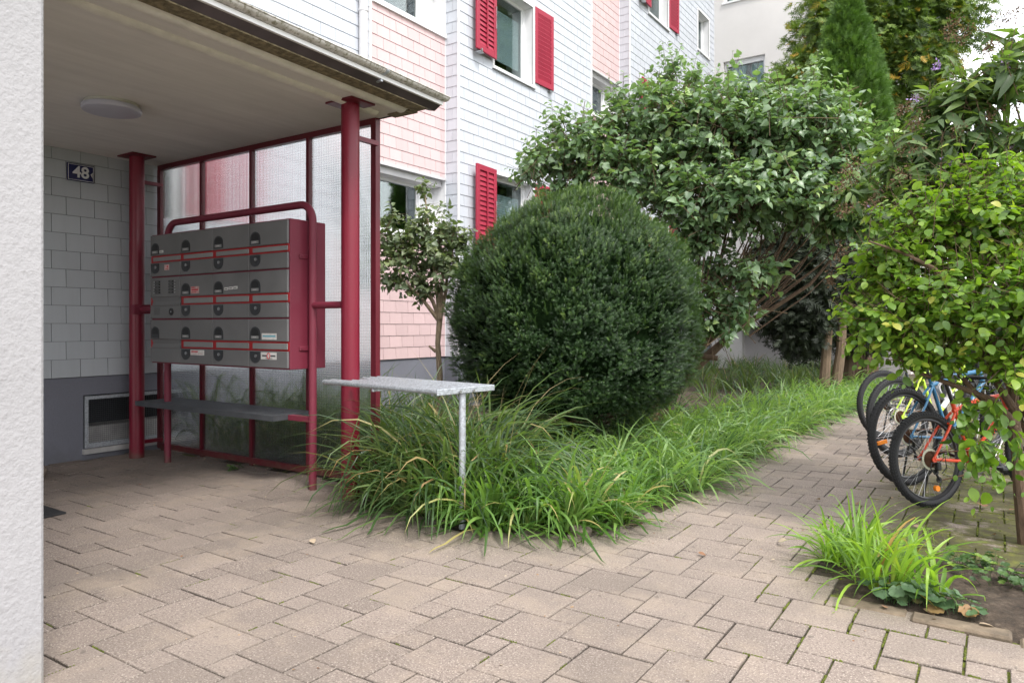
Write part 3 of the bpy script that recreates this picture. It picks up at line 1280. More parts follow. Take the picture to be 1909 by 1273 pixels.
def slab_with_holes(name, mat, x_front, x_back, y0, y1, z0, z1, holes, parent):
    """a wall plate with real reveals around its openings"""
    m = MB()
    ys = sorted({y0, y1, *[h[0] for h in holes], *[h[1] for h in holes]})
    zs = sorted({z0, z1, *[h[2] for h in holes], *[h[3] for h in holes]})
    ys = [v for v in ys if y0 <= v <= y1]
    zs = [v for v in zs if z0 <= v <= z1]

    def solid(i, j):
        if i < 0 or j < 0 or i >= len(ys) - 1 or j >= len(zs) - 1:
            return False
        cy, cz = (ys[i] + ys[i + 1]) / 2, (zs[j] + zs[j + 1]) / 2
        return not any(h[0] < cy < h[1] and h[2] < cz < h[3] for h in holes)
    for i in range(len(ys) - 1):
        for j in range(len(zs) - 1):
            if not solid(i, j):
                continue
            a, b, c, d = ys[i], ys[i + 1], zs[j], zs[j + 1]
            F, B = x_front, x_back
            m.add([(F, a, c), (F, b, c), (F, b, d), (F, a, d)], [(0, 1, 2, 3)])
            m.add([(B, a, c), (B, b, c), (B, b, d), (B, a, d)], [(3, 2, 1, 0)])
            if not solid(i - 1, j):
                m.add([(F, a, c), (F, a, d), (B, a, d), (B, a, c)], [(0, 1, 2, 3)])
            if not solid(i + 1, j):
                m.add([(F, b, c), (B, b, c), (B, b, d), (F, b, d)], [(0, 1, 2, 3)])
            if not solid(i, j - 1):
                m.add([(F, a, c), (B, a, c), (B, b, c), (F, b, c)], [(0, 1, 2, 3)])
            if not solid(i, j + 1):
                m.add([(F, a, d), (F, b, d), (B, b, d), (B, a, d)], [(0, 1, 2, 3)])
    return fit(m.build(name, mat, parent))


HID = (4.32, 4.64, 2.42, 3.86)      # a window of the stairwell seen blurred behind the glass screen
VENT = (3.49, 4.62, 0.105, 0.62)
# backing walls
slab_with_holes('wall', M['white_paint'], XW, XW - 0.32, -3.0, 9.0, 0.8, TOP, [HID] + [o for o in log_open if o[0] < 9], bld)
slab_with_holes('wall', M['white_paint'], XB, XW - 0.32, 9.0, 13.5, 0.8, TOP, [o for o in openings if o[0] < 13], bld)
slab_with_holes('wall', M['white_paint'], XW, XW - 0.32, 13.5, 15.4, 0.8, TOP, [o for o in log_open if o[0] > 9], bld)
slab_with_holes('wall', M['white_paint'], XB, XW - 0.32, 15.4, YE, 0.8, TOP, [o for o in openings if o[0] > 15], bld)
# plinth
slab_with_holes('plinth', M['plinth'], XW - 0.012, XW - 0.34, -3.0, 9.0, -0.05, 0.797, [VENT], bld)
m = MB()
m.box(XW - 0.34, XB - 0.02, 9.0, 13.5, -0.05, 0.797)
m.box(XW - 0.34, XW - 0.012, 13.5, 15.4, -0.05, 0.797)
m.box(XW - 0.34, XB - 0.02, 15.4, YE, -0.05, 0.797)
fit(m.build('plinth', M['plinth'], bld))
# dark membrane behind the shingles
for (xx, ya, yb, hs) in ((XW, -3.0, 7.32, [HID]), (XW, 7.35, 8.99, [o for o in log_open if o[0] < 9]), (XB, 9.03, 13.5, [o for o in openings if o[0] < 13]),
                         (XW, 13.52, 15.39, [o for o in log_open if o[0] > 9]), (XB, 15.43, YE, [o for o in openings if o[0] > 15])):
    slab_with_holes('membrane', M['tile_back'], xx + 0.0009, xx + 0.0001, ya, yb, 0.8, TOP, hs, bld)
# shingle cladding
shingles('shingle_cladding', M['shaded_tile'], bld, 'x', XW, 1, -3.0, 4.25, 0.8, 2.98, [HID])
shingles('shingle_cladding', M['blue_tile'], bld, 'x', XW, 1, 4.25, 7.3, 0.8, 2.98, [HID])
shingles('shingle_cladding', M['blue_tile'], bld, 'x', XW, 1, -3.0, 7.3, 2.98, TOP, [HID])
shingles('shingle_cladding', M['blue_tile'], bld, 'x', XB, 1, 9.03, 13.5, 0.8, TOP, [(o[0] - 0.05, o[1] + 0.05, o[2] - 0.06, o[3] + 0.05) for o in openings if o[0] < 13])
shingles('shingle_cladding', M['blue_tile'], bld, 'x', XB, 1, 15.43, YE, 0.8, TOP, [(o[0] - 0.05, o[1] + 0.05, o[2] - 0.06, o[3] + 0.05) for o in openings if o[0] > 15])
for (ya, yb) in ((7.345, 8.99), (13.51, 15.39)):
    for (za_, zb_) in ((0.8, 2.62), (3.63, 5.87), (6.88, 9.12), (10.13, TOP)):
        shingles('pink_cladding', M['pink_tile'], bld, 'x', XW, 1, ya, yb, za_, zb_)
for yy in (9.0, 15.4):
    shingles('return_cladding', M['blue_tile'], bld, 'y', yy, -1, XW + 0.012, XB + 0.0, 0.8, TOP, uref=XW - 0.05, tw=0.2)
for o in [c for c in children(bld) if 'cladding' in c.name]:
    fit(o)
# corner trims
m = MB()
for yy, xx in ((7.322, XW), (9.0, XB), (13.5, XB), (15.4, XB)):
    m.box(xx - 0.004, xx + 0.02, yy - 0.018, yy + 0.018, 0.8, TOP)
for yy in (9.0, 15.4):
    m.box(XW + 0.0, XW + 0.016, yy - 0.02, yy - 0.001, 0.8, TOP)
fit(m.build('corner_trim', M['white_paint'], bld))
# roof
m = MB()
m.box(XW - 9, XB + 0.6, -4, YE + 0.2, TOP, TOP + 0.25)
m.prism([(XW - 9.2, TOP + 0.25), (XB + 0.7, TOP + 0.25), (XW - 4.2, TOP + 2.6)], -4.2, YE + 0.4, 'y')
fit(m.build('roof', plain('roof_tiles', (0.2, 0.11, 0.08), 0.8, var=0.3, scale=12), bld, fix=True))
# body of the house behind the facade
m = MB()
m.box(XW - 9, XW - 0.9, -3, YE, -0.1, TOP)
m.box(XW - 0.9, XW - 0.33, -3, -2.9, -0.1, TOP)
fit(m.build('rear_wall', M['dark_room'], bld))


def window(y0, y1, z0, z1, xf, depth, leaf=True, blind=0.45, sill=True, split=1, frame_mat='white_paint', bar=0.05):
    fr = MB()
    xp = xf - depth
    fr.box(xp - 0.03, xp + 0.03, y0, y0 + bar, z0, z1)
    fr.box(xp - 0.03, xp + 0.03, y1 - bar, y1, z0, z1)
    fr.box(xp - 0.03, xp + 0.03, y0 + bar, y1 - bar, z0, z0 + bar)
    fr.box(xp - 0.03, xp + 0.03, y0 + bar, y1 - bar, z1 - bar, z1)
    for k in range(1, split):
        ym = y0 + (y1 - y0) * k / split
        fr.box(xp - 0.028, xp + 0.036, ym - 0.045, ym + 0.045, z0 + bar, z1 - bar)
    # inner sash
    fr.box(xp - 0.02, xp + 0.012, y0 + bar, y0 + bar + 0.035, z0 + bar, z1 - bar)
    fr.box(xp - 0.02, xp + 0.012, y1 - bar - 0.035, y1 - bar, z0 + bar, z1 - bar)
    w = fit(fr.build('window', M[frame_mat], bld))
    p = MB()
    p.box(xp - 0.012, xp - 0.006, y0 + bar, y1 - bar, z0 + bar, z1 - bar)
    fit(p.build('pane', M['glass'], w))
    if blind > 0:
        c = MB()
        zt = z1 - bar - (z1 - z0) * 0.14
        zb = zt - (z1 - z0) * blind
        nsl = 22
        for k in range(nsl):
            z = zb + (zt - zb) * k / nsl
            c.box(xp - 0.07, xp - 0.05, y0 + bar + 0.04, y1 - bar - 0.04, z, z + (zt - zb) / nsl * 0.86)
        fit(c.build('blind', M['curtain'], w))
    if sill:
        s_ = MB()
        s_.box(xp, xf + 0.05, y0 - 0.06, y1 + 0.06, z0 - 0.045, z0 + 0.003)
        fit(s_.build('sill', M['white_paint'], w))
        s_ = MB()
        # surround trim
        s_.box(xf - 0.01, xf + 0.022, y0 - 0.055, y0, z0, z1 + 0.055)
        s_.box(xf - 0.01, xf + 0.022, y1, y1 + 0.055, z0, z1 + 0.055)
        s_.box(xf - 0.01, xf + 0.0215, y0, y1, z1, z1 + 0.055)
        fit(s_.build('surround', M['white_paint'], w))
    return w


for o in openings:
    window(*o, XB, 0.2, blind=0.62 if o[0] < 12 else 0.3)
# loggia windows: white blind box, dark glass, return with shingles
for o in log_open:
    w = window(o[0] + 0.02, o[1] - 0.32, o[2] + 0.02, o[3] - 0.1, XW, 0.26, blind=0, sill=False, split=2 if o[0] > 9 else 1)
    s_ = MB()
    s_.box(XW - 0.3, XW + 0.045, o[0] - 0.06, o[1] + 0.02, o[2] - 0.075, o[2] - 0.002)
    fit(s_.build('sill', M['white_paint'], w))
    s_ = MB()
    s_.box(XW - 0.28, XW - 0.05, o[0], o[1] - 0.03, o[3] - 0.1, o[3] - 0.002)
    s_.box(XW - 0.02, XW + 0.03, o[0] - 0.06, o[1], o[3], o[3] + 0.04)
    fit(s_.build('blind_box', M['pipe'], w))
    s_ = MB()
    s_.box(XW - 0.3, XW - 0.24, o[1] - 0.32, o[1], o[2], o[3] - 0.1)
    fit(s_.build('side_panel', M['white_paint'], w))
    if o[2] > 5:
        s_ = MB()
        s_.box(XW - 0.24, XW - 0.2, o[0], o[0] + 0.3, o[2], o[3] - 0.1)
        fit(s_.build('side_panel', M['white_paint'], w))
# stairwell window and its red shutter, seen through the screen
window(*HID, XW, 0.12, blind=0, sill=False, bar=0.03)


def shutter_mesh():
    """one louvred shutter leaf in its own coordinates: width along +y, height along z, outside face +x"""
    W_, H_ = 0.61, 1.40
    m = MB()
    t = 0.038
    m.bbox(0, t, 0, 0.085, 0, H_, 0.004)
    m.bbox(0, t, W_ - 0.085, W_, 0, H_, 0.004)
    m.bbox(0.001, t - 0.001, 0.085, W_ - 0.085, 0, 0.1, 0.003)
    m.bbox(0.001, t - 0.001, 0.085, W_ - 0.085, H_ - 0.09, H_, 0.003)
    m.bbox(t - 0.006, t + 0.014, W_ / 2 - 0.014, W_ / 2 + 0.014, 0.1, H_ - 0.09, 0.002)
    n = 15
    s_ = MB()
    for k in range(n):
        z = 0.105 + (H_ - 0.2) * k / n
        hh = (H_ - 0.2) / n
        s_.add([(0.006, 0.08, z + hh * 1.15), (0.006, W_ - 0.08, z + hh * 1.15), (0.033, W_ - 0.08, z), (0.033, 0.08, z),
                (0.0, 0.08, z + hh * 1.05), (0.0, W_ - 0.08, z + hh * 1.05), (0.027, W_ - 0.08, z - 0.006), (0.027, 0.08, z - 0.006)],
               [(0, 3, 2, 1), (4, 5, 6, 7), (3, 7, 6, 2), (0, 1, 5, 4)])
    h = MB()
    h.tube([(t, 0.05, 0.5), (t + 0.025, 0.05, 0.5), (t + 0.025, 0.05, 0.86), (t, 0.05, 0.86)], 0.006, 6)
    c_ = MB()
    c_.box(t, t + 0.03, W_ - 0.12, W_ - 0.09, -0.03, 0.02)
    c_.box(-0.03, t + 0.02, W_ - 0.16, W_ - 0.05, -0.045, -0.03)
    return m, s_, h, c_


sm, ss, sh, sc_ = shutter_mesh()
sh_frame = sm.build('shutter', M['shutter'], bld)
sh_slats = ss.build('slats', M['shutter'], sh_frame)
sh_hw = sh.build('handle', M['steel'], sh_frame)
sh_ct = sc_.build('catch', M['steel'], sh_frame)
spots = []
for f in range(3):
    for (y0, y1) in ((9.97, 11.2), (16.5, 17.73)):
        spots.append((y0 - 0.04, 2.505 + 3.25 * f, True))
        spots.append((y1 + 0.06, 2.505 + 3.25 * f, False))
spots.append((4.68, 2.49, False))
for i, (y, z, left) in enumerate(spots):
    if i == 0:
        o = sh_frame
    else:
        o = sh_frame.copy()
        COL.objects.link(o)
        for ch in (sh_slats, sh_hw, sh_ct):
            c = ch.copy()
            COL.objects.link(c)
            c.parent = o
    xx = (XB if y > 9 else XW) + 0.03
    o.matrix_parent_inverse = Matrix.Identity(4)
    rl = Vector(bld.location)
    if left:
        o.location = Vector((xx + 0.03, y, z)) - rl
        o.rotation_euler = (0, 0, R(-176))
        o.scale = (-1, 1, 1)
    else:
        o.location = Vector((xx + 0.0, y, z)) - rl
        o.rotation_euler = (0, 0, R(-3))
# downpipe
m = MB()
m.tube([(XW + 0.075, 7.13, 3.06), (XW + 0.075, 7.13, TOP)], 0.062, 18)
for z in (4.1, 5.62, 7.4, 9.5):
    m.tube([(XW + 0.075, 7.13, z), (XW + 0.075, 7.13, z + 0.035)], 0.069, 18)
fit(m.build('downpipe', M['pipe'], bld, smooth=True))
# basement vent: zinc frame with a wire mesh, pale ledge behind
m = MB()
y0, y1, z0, z1 = VENT
xv = XW - 0.01
for (a, b, c, d) in ((y0, y0 + 0.045, z0, z1), (y1 - 0.045, y1, z0, z1), (y0 + 0.045, y1 - 0.045, z0, z0 + 0.045), (y0 + 0.045, y1 - 0.045, z1 - 0.045, z1)):
    m.box(xv - 0.03, xv + 0.006, a + 0.012 * (a == y0), b, c, d - 0.012 * (d == z1))
vent = fit(m.build('basement_vent', M['galv'], bld))
m = MB()
k = y0 + 0.045
while k < y1 - 0.045:
    m.box(xv - 0.012, xv - 0.009, k, k + 0.0018, z0 + 0.04, z1 - 0.05)
    k += 0.0195
k = z0 + 0.045
while k < z1 - 0.05:
    m.box(xv - 0.0088, xv - 0.006, y0 + 0.045, y1 - 0.045, k, k + 0.0018)
    k += 0.0195
fit(m.build('wire_mesh', M['shelf'], vent))
m = MB()
m.box(XW - 0.34, xv - 0.06, y0, y1, z0 - 0.01, z0 + 0.2)
fit(m.build('ledge', M['ledge'], vent))
m = MB()
m.box(XW - 0.75, XW - 0.35, y0 - 0.2, y1 + 0.2, 0, z1 + 0.2)
fit(m.build('cellar', M['dark_room'], vent))
m = MB()
m.box(xv - 0.02, xv + 0.035, y0 - 0.01, y1 + 0.01, z0 - 0.055, z0 - 0.006)
fit(m.build('vent_sill', M['ledge'], vent))
tag(bld, 'apartment house clad in pale blue and pink shingles with red louvred shutters', 'building')

# ================================================================== CREAM WING AT THE END
cw = empty('rendered_building', (-4, YE, 0))
m = MB()
WX = (-6.79, -5.58)
xr = -1.9
holes = [(-6.79, -5.58, 7.6, 9.13), (-6.79, -5.58, 10.88, 12.3), (-6.79, -5.58, 4.3, 5.85), (-3.9, -2.7, 7.6, 9.13), (-3.9, -2.7, 4.3, 5.85)]
xs = sorted({-7.08, xr, *[h[0] for h in holes], *[h[1] for h in holes]})
zs = sorted({1.46, 14.0, *[h[2] for h in holes], *[h[3] for h in holes]})
for i in range(len(xs) - 1):
    for j in range(len(zs) - 1):
        cx_, cz_ = (xs[i] + xs[i + 1]) / 2, (zs[j] + zs[j + 1]) / 2
        if any(h[0] < cx_ < h[1] and h[2] < cz_ < h[3] for h in holes):
            continue
        m.box(xs[i], xs[i + 1], YE, YE + 0.25, zs[j], zs[j + 1])
m.box(xr - 0.25, xr, YE + 0.25, YE + 9, 0, 14)
import bmesh
wobj = fit(m.build('wall', M['render'], cw))
bm = bmesh.new(); bm.from_mesh(wobj.data); bmesh.ops.remove_doubles(bm, verts=bm.verts, dist=1e-4)
seen = {}
for f in list(bm.faces):
    key = frozenset(v.index for v in f.verts)
    seen.setdefault(key, []).append(f)
kill = [f for fs in seen.values() if len(fs) > 1 for f in fs]
bmesh.ops.delete(bm, geom=kill, context='FACES_ONLY'); bm.to_mesh(wobj.data); bm.free()
for h in holes:
    f_ = MB()
    yy = YE + 0.12
    f_.box(h[0], h[0] + 0.07, yy, yy + 0.05, h[2], h[3])
    f_.box(h[1] - 0.07, h[1], yy, yy + 0.05, h[2], h[3])
    f_.box(h[0] + 0.07, h[1] - 0.07, yy, yy + 0.05, h[2], h[2] + 0.07)
    f_.box(h[0] + 0.07, h[1] - 0.07, yy - 0.02, yy + 0.05, h[3] - 0.14, h[3])
    w = fit(f_.build('window', M['white_paint'], cw))
    f_ = MB(); f_.box(h[0] + 0.07, h[1] - 0.07, yy + 0.02, yy + 0.028, h[2] + 0.07, h[3] - 0.14); fit(f_.build('pane', M['glass'], w))
    f_ = MB()
    for k in range(14):
        x = h[0] + 0.08 + (h[1] - h[0] - 0.16) * k / 14
        f_.add([(x, yy + 0.12, h[2] + 0.07), (x + 0.05, yy + 0.09, h[2] + 0.07), (x + 0.05, yy + 0.09, h[3] - 0.14), (x, yy + 0.12, h[3] - 0.14)], [(0, 1, 2, 3)])
        f_.add([(x + 0.05, yy + 0.09, h[2] + 0.07), (x + 0.08, yy + 0.12, h[2] + 0.07), (x + 0.08, yy + 0.12, h[3] - 0.14), (x + 0.05, yy + 0.09, h[3] - 0.14)], [(0, 1, 2, 3)])
    fit(f_.build('curtain', M['curtain'], w))
    f_ = MB(); f_.box(h[0] - 0.04, h[1] + 0.04, YE - 0.05, yy, h[2] - 0.05, h[2] + 0.002); fit(f_.build('sill', M['white_paint'], w))
m = MB(); m.box(-7.08, -2.15, YE + 1.2, YE + 1.3, 0, 14); fit(m.build('inner_wall', M['dark_room'], cw))
m = MB()
m.box(-6.12, -2.0, YE - 0.9, YE + 0.0, 1.27, 1.45)
bal = fit(m.build('balcony', M['render_shaded'], cw))
m = MB()
m.box(-6.1, -2.0, YE - 0.88, YE - 0.8, 1.62, 2.25)
for k in range(6):
    m.box(-6.08 + k * 0.8, -6.04 + k * 0.8, YE - 0.86, YE - 0.82, 1.45, 1.62)
fit(m.build('parapet', M['white_paint'], bal))
m = MB()
m.box(-7.06, -6.13, YE - 0.35, YE + 0.1, -0.05, 1.16)
m.box(-7.06, -6.10, YE - 0.38, YE + 0.1, 1.16, 1.27)
fit(m.build('pier', M['render'], cw))
m = MB()
m.box(-6.13, -2.0, YE - 0.1, YE + 0.2, -0.05, 1.27)
fit(m.build('base_wall', M['render_shaded'], cw))
m = MB()
m.box(-7.5, -1.6, YE - 0.4, YE + 9, 14, 14.2)
fit(m.build('roof', M['white_paint'], cw))
tag(cw, 'cream rendered house wing closing the view behind the conifers, white balcony low down', 'building')

# ================================================================== ENTRANCE CANOPY
CZ = 2.965
can = empty('entrance_canopy', (-5.5, 1.5, CZ))
YC0, YC1 = -3.0, 4.255
m = MB()
m.box(XW + 0.012, -3.62, YC0, YC1, CZ, CZ + 0.16)
fit(m.build('soffit_slab', M['soffit'], can))
m = MB()
for xc, w, ye in ((-3.965, 0.048, 4.10), (-3.73, 0.05, 4.16)):
    prof = [(xc + w * math.cos(t), CZ + 0.004 - w * 0.6 * math.sin(t)) for t in np.linspace(0, PI, 9)]
    m.prism(prof, YC0, ye, 'y')
fit(m.build('drip_bead', M['cream_band'], can, fix=True))
m = MB()
m.box(-3.655, -3.532, YC0, YC1 - 0.02, CZ - 0.012, CZ + 0.02)
m.box(-3.90, -3.66, 4.18, 4.27, CZ - 0.012, CZ + 0.002)
fit(m.build('weathered_edge', M['mossy'], can))
m = MB()
m.prism([(-3.60, CZ + 0.02), (-3.531, CZ - 0.004), (-3.47, CZ + 0.05), (-3.47, CZ + 0.075), (-3.6, CZ + 0.12)], YC0, YC1 + 0.07, 'y')
m.prism([(YC1 - 0.02, CZ - 0.012), (YC1 + 0.07, CZ + 0.055), (YC1 + 0.07, CZ + 0.12), (YC1 - 0.02, CZ + 0.15)], XW + 0.02, -3.6, 'x')
fit(m.build('edge_flashing', M['flashing'], can, fix=True))
m = MB()
m.box(-3.472, -3.452, YC0, YC1 + 0.075, CZ + 0.046, CZ + 0.092)
m.box(-7.0, -3.45, YC1 + 0.071, YC1 + 0.08, CZ + 0.07, CZ + 0.14)
fit(m.build('fascia', M['white_paint'], can))
m = MB()
prof = [(-3.44 + 0.04 * math.cos(t), CZ + 0.135 + 0.04 * math.sin(t)) for t in np.linspace(PI, 2 * PI, 12)]
prof += [(-3.44 + 0.035 * math.cos(t), CZ + 0.135 + 0.035 * math.sin(t)) for t in np.linspace(2 * PI, PI, 12)]
m.prism(prof, YC0, YC1 + 0.1, 'y')
m.tube([(-3.40, YC0, CZ + 0.138), (-3.40, YC1 + 0.1, CZ + 0.138)], 0.008, 8)
gut = fit(m.build('gutter', M['gutter'], can, fix=True))
m = MB()
for y in (-1.2, 0.45, 2.05, 3.62):
    prof2 = [(-3.44 + 0.047 * math.cos(t), CZ + 0.135 + 0.047 * math.sin(t)) for t in np.linspace(PI, 2 * PI, 12)] + [(-3.44 + 0.041 * math.cos(t), CZ + 0.135 + 0.041 * math.sin(t)) for t in np.linspace(2 * PI, PI, 12)]
    m.prism(prof2, y, y + 0.025, 'y')
    m.box(-3.56, -3.455, y, y + 0.02, CZ + 0.02, CZ + 0.045)
fit(m.build('gutter_bracket', M['galv'], gut, fix=True))
m = MB()
m.box(XW + 0.012, -3.5, YC0, YC1 + 0.08, CZ + 0.16, CZ + 0.19)
fit(m.build('roof_sheet', M['gutter'], can))
for ob in list(children(can)) + list(children(gut)):
    # the front edge runs slightly askew to the house
    for v in ob.data.vertices:
        if v.co.z > CZ:
            v.co.z = CZ + (v.co.z - CZ) * 0.62
        if v.co.x > -4.3:
            v.co.x -= (v.co.y - 2.9) * 0.05 + 0.03
tag(can, 'flat concrete entrance canopy with mossy gutter along its front edge', 'canopy')

# ceiling lamp
lamp = empty('ceiling_lamp', (-5.53, 2.83, CZ))
m = MB()
m.cyl((0, 0, 0), (0, 0, -0.022), 0.185, 40)
m.build('base', M['lamp_base'], lamp, smooth=True)
m = MB()
pts, rr_ = [], []
for z, r_ in ((-0.022, 0.19), (-0.03, 0.203), (-0.05, 0.205), (-0.062, 0.198), (-0.068, 0.17), (-0.07, 0.08), (-0.0702, 0.005)):
    pts.append((0, 0, z)); rr_.append(r_)
m.tube(pts, rr_, 48)
m.build('diffuser', M['lamp'], lamp, smooth=True)
tag(lamp, 'round flat white lamp switched off on the canopy ceiling', 'lamp')


# steel columns
def column(x, y, label):
    o = empty('steel_column', (x, y, 0))
    m = MB()
    m.cyl((0, 0, -0.01), (0, 0, CZ - 0.016), 0.068, 40)
    m.build('shaft', M['red'], o, smooth=True)
    m = MB()
    m.bbox(-0.14, 0.14, -0.12, 0.12, CZ - 0.016, CZ - 0.001, 0.002)
    m.build('top_plate', M['red_dark'], o)
    tag(o, label, 'column', 'red canopy columns')


column(-4.03, 3.82, 'thick red steel column at the front corner of the canopy, behind the metal rack')
column(-7.03, 3.84, 'red steel column in the shade beside the house wall and mailboxes')

# glass screen
YS = 4.22
scr = empty('glass_screen', (-5.7, YS, 0))
mull = [-7.262, -6.521, -5.738, -4.954, -4.165]
m = MB()
for i, x in enumerate(mull):
    w = 0.028 if i in (0, 4) else 0.017
    m.box(x - w, x + w, YS - 0.025, YS + 0.025, 0.03, CZ - 0.05)
m.box(mull[0] - 0.02, mull[-1] + 0.028, YS - 0.026, YS + 0.026, CZ - 0.052, CZ - 0.004)
m.box(mull[0] - 0.02, mull[-1] + 0.028, YS - 0.026, YS + 0.026, 0.02, 0.075)
for x in mull[1:-1] + [mull[0] + 0.05, mull[-1] - 0.02]:
    m.box(x - 0.02, x + 0.02, YS - 0.02, YS + 0.02, -0.03, 0.02)
fit(m.build('frame', M['red_dark'], scr))
for i in range(4):
    p = MB()
    p.add([(mull[i], YS, 0.07), (mull[i + 1], YS, 0.07), (mull[i + 1], YS, CZ - 0.05), (mull[i], YS, CZ - 0.05)], [(0, 1, 2, 3)])
    p.box(mull[i] + 0.01, mull[i + 1] - 0.01, YS - 0.004, YS + 0.004, 0.07, CZ - 0.05)
    p.v = p.v[4:]
    p.f = [tuple(k - 4 for k in f) for f in p.f[1:]]
    p.a = p.a[1:]
    fit(p.build('glass_pane', M['rib_glass'], scr))
for (x, yb) in ((-7.2, 3.93), (-4.12, 3.915)):
    m = MB()
    m.box(x - 0.02, x + 0.02, yb - 0.02, yb + 0.02, 0.1, CZ - 0.2)
    m.box(x - 0.018, x + 0.018, yb, YS - 0.026, CZ - 0.235, CZ - 0.2)
    m.box(x - 0.018, x + 0.018, yb, YS - 0.026, 0.1, 0.135)
    for z in (0.5, 1.2, 2.1):
        m.box(x - 0.01, x + 0.01, yb - 0.06, yb, z, z + 0.02)
    fit(m.build('side_frame', M['red'], scr))
tag(scr, 'tall red framed screen of ribbed glass standing behind the mailboxes', 'screen')

# ================================================================== MAILBOX UNIT
mb = empty('mailbox_unit', (-5.52, 3.865, 0))
X0, X1, YF, YBk, Z0, Z1 = -6.493, -4.55, 3.681, 4.042, 0.953, 2.128
m = MB()
m.bbox(X0, X1, YF + 0.006, YBk, Z0, Z1, 0.004)
fit(m.build('cabinet', M['red_box'], mb))
cols = [-6.486, -6.002, -5.526, -5.036, -4.557]
rows = [(2.12, 1.932, 1.868, 1.742), (1.733, 1.552, 1.478, 1.358), (1.349, 1.170, 1.096, 0.962)]


def arch(w, h, flip=False, n=10):
    pts = []
    for t in np.linspace(0, PI, n):
        pts.append((w / 2 * math.cos(t), h * 0.42 + h * 0.58 * math.sin(t)))
    pts += [(-w / 2, 0), (w / 2, 0)]
    if flip:
        pts = [(x, -z) for x, z in pts]
    return pts


def flap(x0, x1, z0, z1):
    m = MB()
    m.bbox(x0 + 0.003, x1 - 0.003, YF - 0.014, YF + 0.006, z0 + 0.002, z1 - 0.002, 0.0035)
    return m


for r_, (za, zb, zc, zd) in enumerate(rows):
    for c_ in range(4):
        xa, xb = cols[c_], cols[c_ + 1]
        if r_ == 1 and c_ == 0:
            continue
        d = fit(flap(xa, xb, zb, za).build('mailbox_flap', M['grey_door'], mb))
        # arched grip recess with a name plate
        xc = xa + 0.085
        h_ = MB()
        h_.prism([(xc + u, zb + 0.012 + w) for u, w in arch(0.128, 0.105)], YF - 0.018, YF - 0.0145, 'y')
        grip = fit(h_.build('grip', M['dark_plastic'], d, fix=True))
        h_ = MB()
        h_.prism([(xc + u, zb + 0.048 + w) for u, w in arch(0.088, 0.055)], YF - 0.0195, YF - 0.0178, 'y')
        fit(h_.build('grip_hollow', M['black'], grip, fix=True))
        if not (r_ == 2 and c_ == 0):
            h_ = MB()
            h_.box(xc - 0.046, xc + 0.046, YF - 0.0205, YF - 0.018, zb + 0.021, zb + 0.044)
            fit(h_.build('name_plate', M['label_dim'], grip))
            h_ = MB()
            h_.box(xc - 0.026, xc + 0.02, YF - 0.0212, YF - 0.0205, zb + 0.030, zb + 0.035)
            fit(h_.build('name_text', M['label'], grip))
        lower = fit(flap(xa, xb, zd, zc).build('parcel_flap', M['grey_door'], mb))
        if not (r_ == 2 and c_ == 0):
            h_ = MB()
            h_.prism([(xc + u, zc - 0.008 + w) for u, w in arch(0.128, 0.092, True)], YF - 0.018, YF - 0.0145, 'y')
            lp = fit(h_.build('lock_plate', M['dark_plastic'], lower, fix=True))
            h_ = MB()
            h_.cyl((xc + 0.012, YF - 0.018, zc - 0.042), (xc + 0.012, YF - 0.026, zc - 0.042), 0.013, 16)
            fit(h_.build('lock', M['steel'], lp, smooth=True))
        # slot strip between the two flaps
        if not (r_ == 2 and c_ == 0):
            h_ = MB()
            h_.box(xa, xb, YF - 0.004, YF + 0.006, zc, zb)
            st = fit(h_.build('slot_strip', M['red_strip'], mb))
            h_ = MB()
            h_.bbox(xa + 0.045, xb - 0.006, YF - 0.012, YF - 0.003, zc + 0.013, zb - 0.014, 0.003)
            fit(h_.build('slot', M['grey_slot'], st))
        else:
            h_ = MB()
            prof = [(YF + 0.006, zc), (YF - 0.014, zc), (YF - 0.008, zc + 0.02), (YF - 0.002, zc + 0.037), (YF - 0.008, zb - 0.018), (YF - 0.014, zb), (YF + 0.006, zb)]
            h_.prism(prof, xa + 0.03, xb - 0.01, 'x')
            fit(h_.build('blank_panel', M['grey_door'], mb, fix=True))
# intercom field
xa, xb = cols[0], cols[1]
za, zb, zc, zd = rows[1]
ic = fit(flap(xa, xb, zb, za).build('intercom_panel', M['grey_door'], mb))
m = MB()
for kx_ in (0, 1):
    for kz in range(5):
        xx = xa + 0.09 + kx_ * 0.215
        zz = zb + 0.034 + kz * 0.0245
        m.box(xx, xx + 0.075, YF - 0.018, YF - 0.014, zz, zz + 0.017)
fit(m.build('name_field', M['black'], ic))
m = MB()
for kx_ in (0, 1):
    for kz in range(5):
        xx = xa + 0.075 + kx_ * 0.325
        zz = zb + 0.042 + kz * 0.0245
        m.cyl((xx, YF - 0.014, zz), (xx, YF - 0.021, zz), 0.007, 10)
fit(m.build('bell_button', M['steel'], ic))
m = MB()
for kx_ in (0, 1):
    for kz in range(5):
        xx = xa + 0.105 + kx_ * 0.215
        zz = zb + 0.040 + kz * 0.0245
        m.box(xx, xx + 0.04, YF - 0.0187, YF - 0.018, zz, zz + 0.004)
fit(m.build('name_text', M['label_dim'], ic))
m = MB()
prof = [(YF + 0.006, zc), (YF - 0.014, zc), (YF - 0.008, zc + 0.02), (YF - 0.002, zc + 0.037), (YF - 0.008, zb - 0.018), (YF - 0.014, zb), (YF + 0.006, zb)]
m.prism(prof, xa + 0.03, xb - 0.01, 'x')
fit(m.build('blank_panel', M['grey_door'], mb, fix=True))
sp = fit(flap(xa, xb, zd, zc).build('speaker_panel', M['grey_door'], mb))
m = MB()
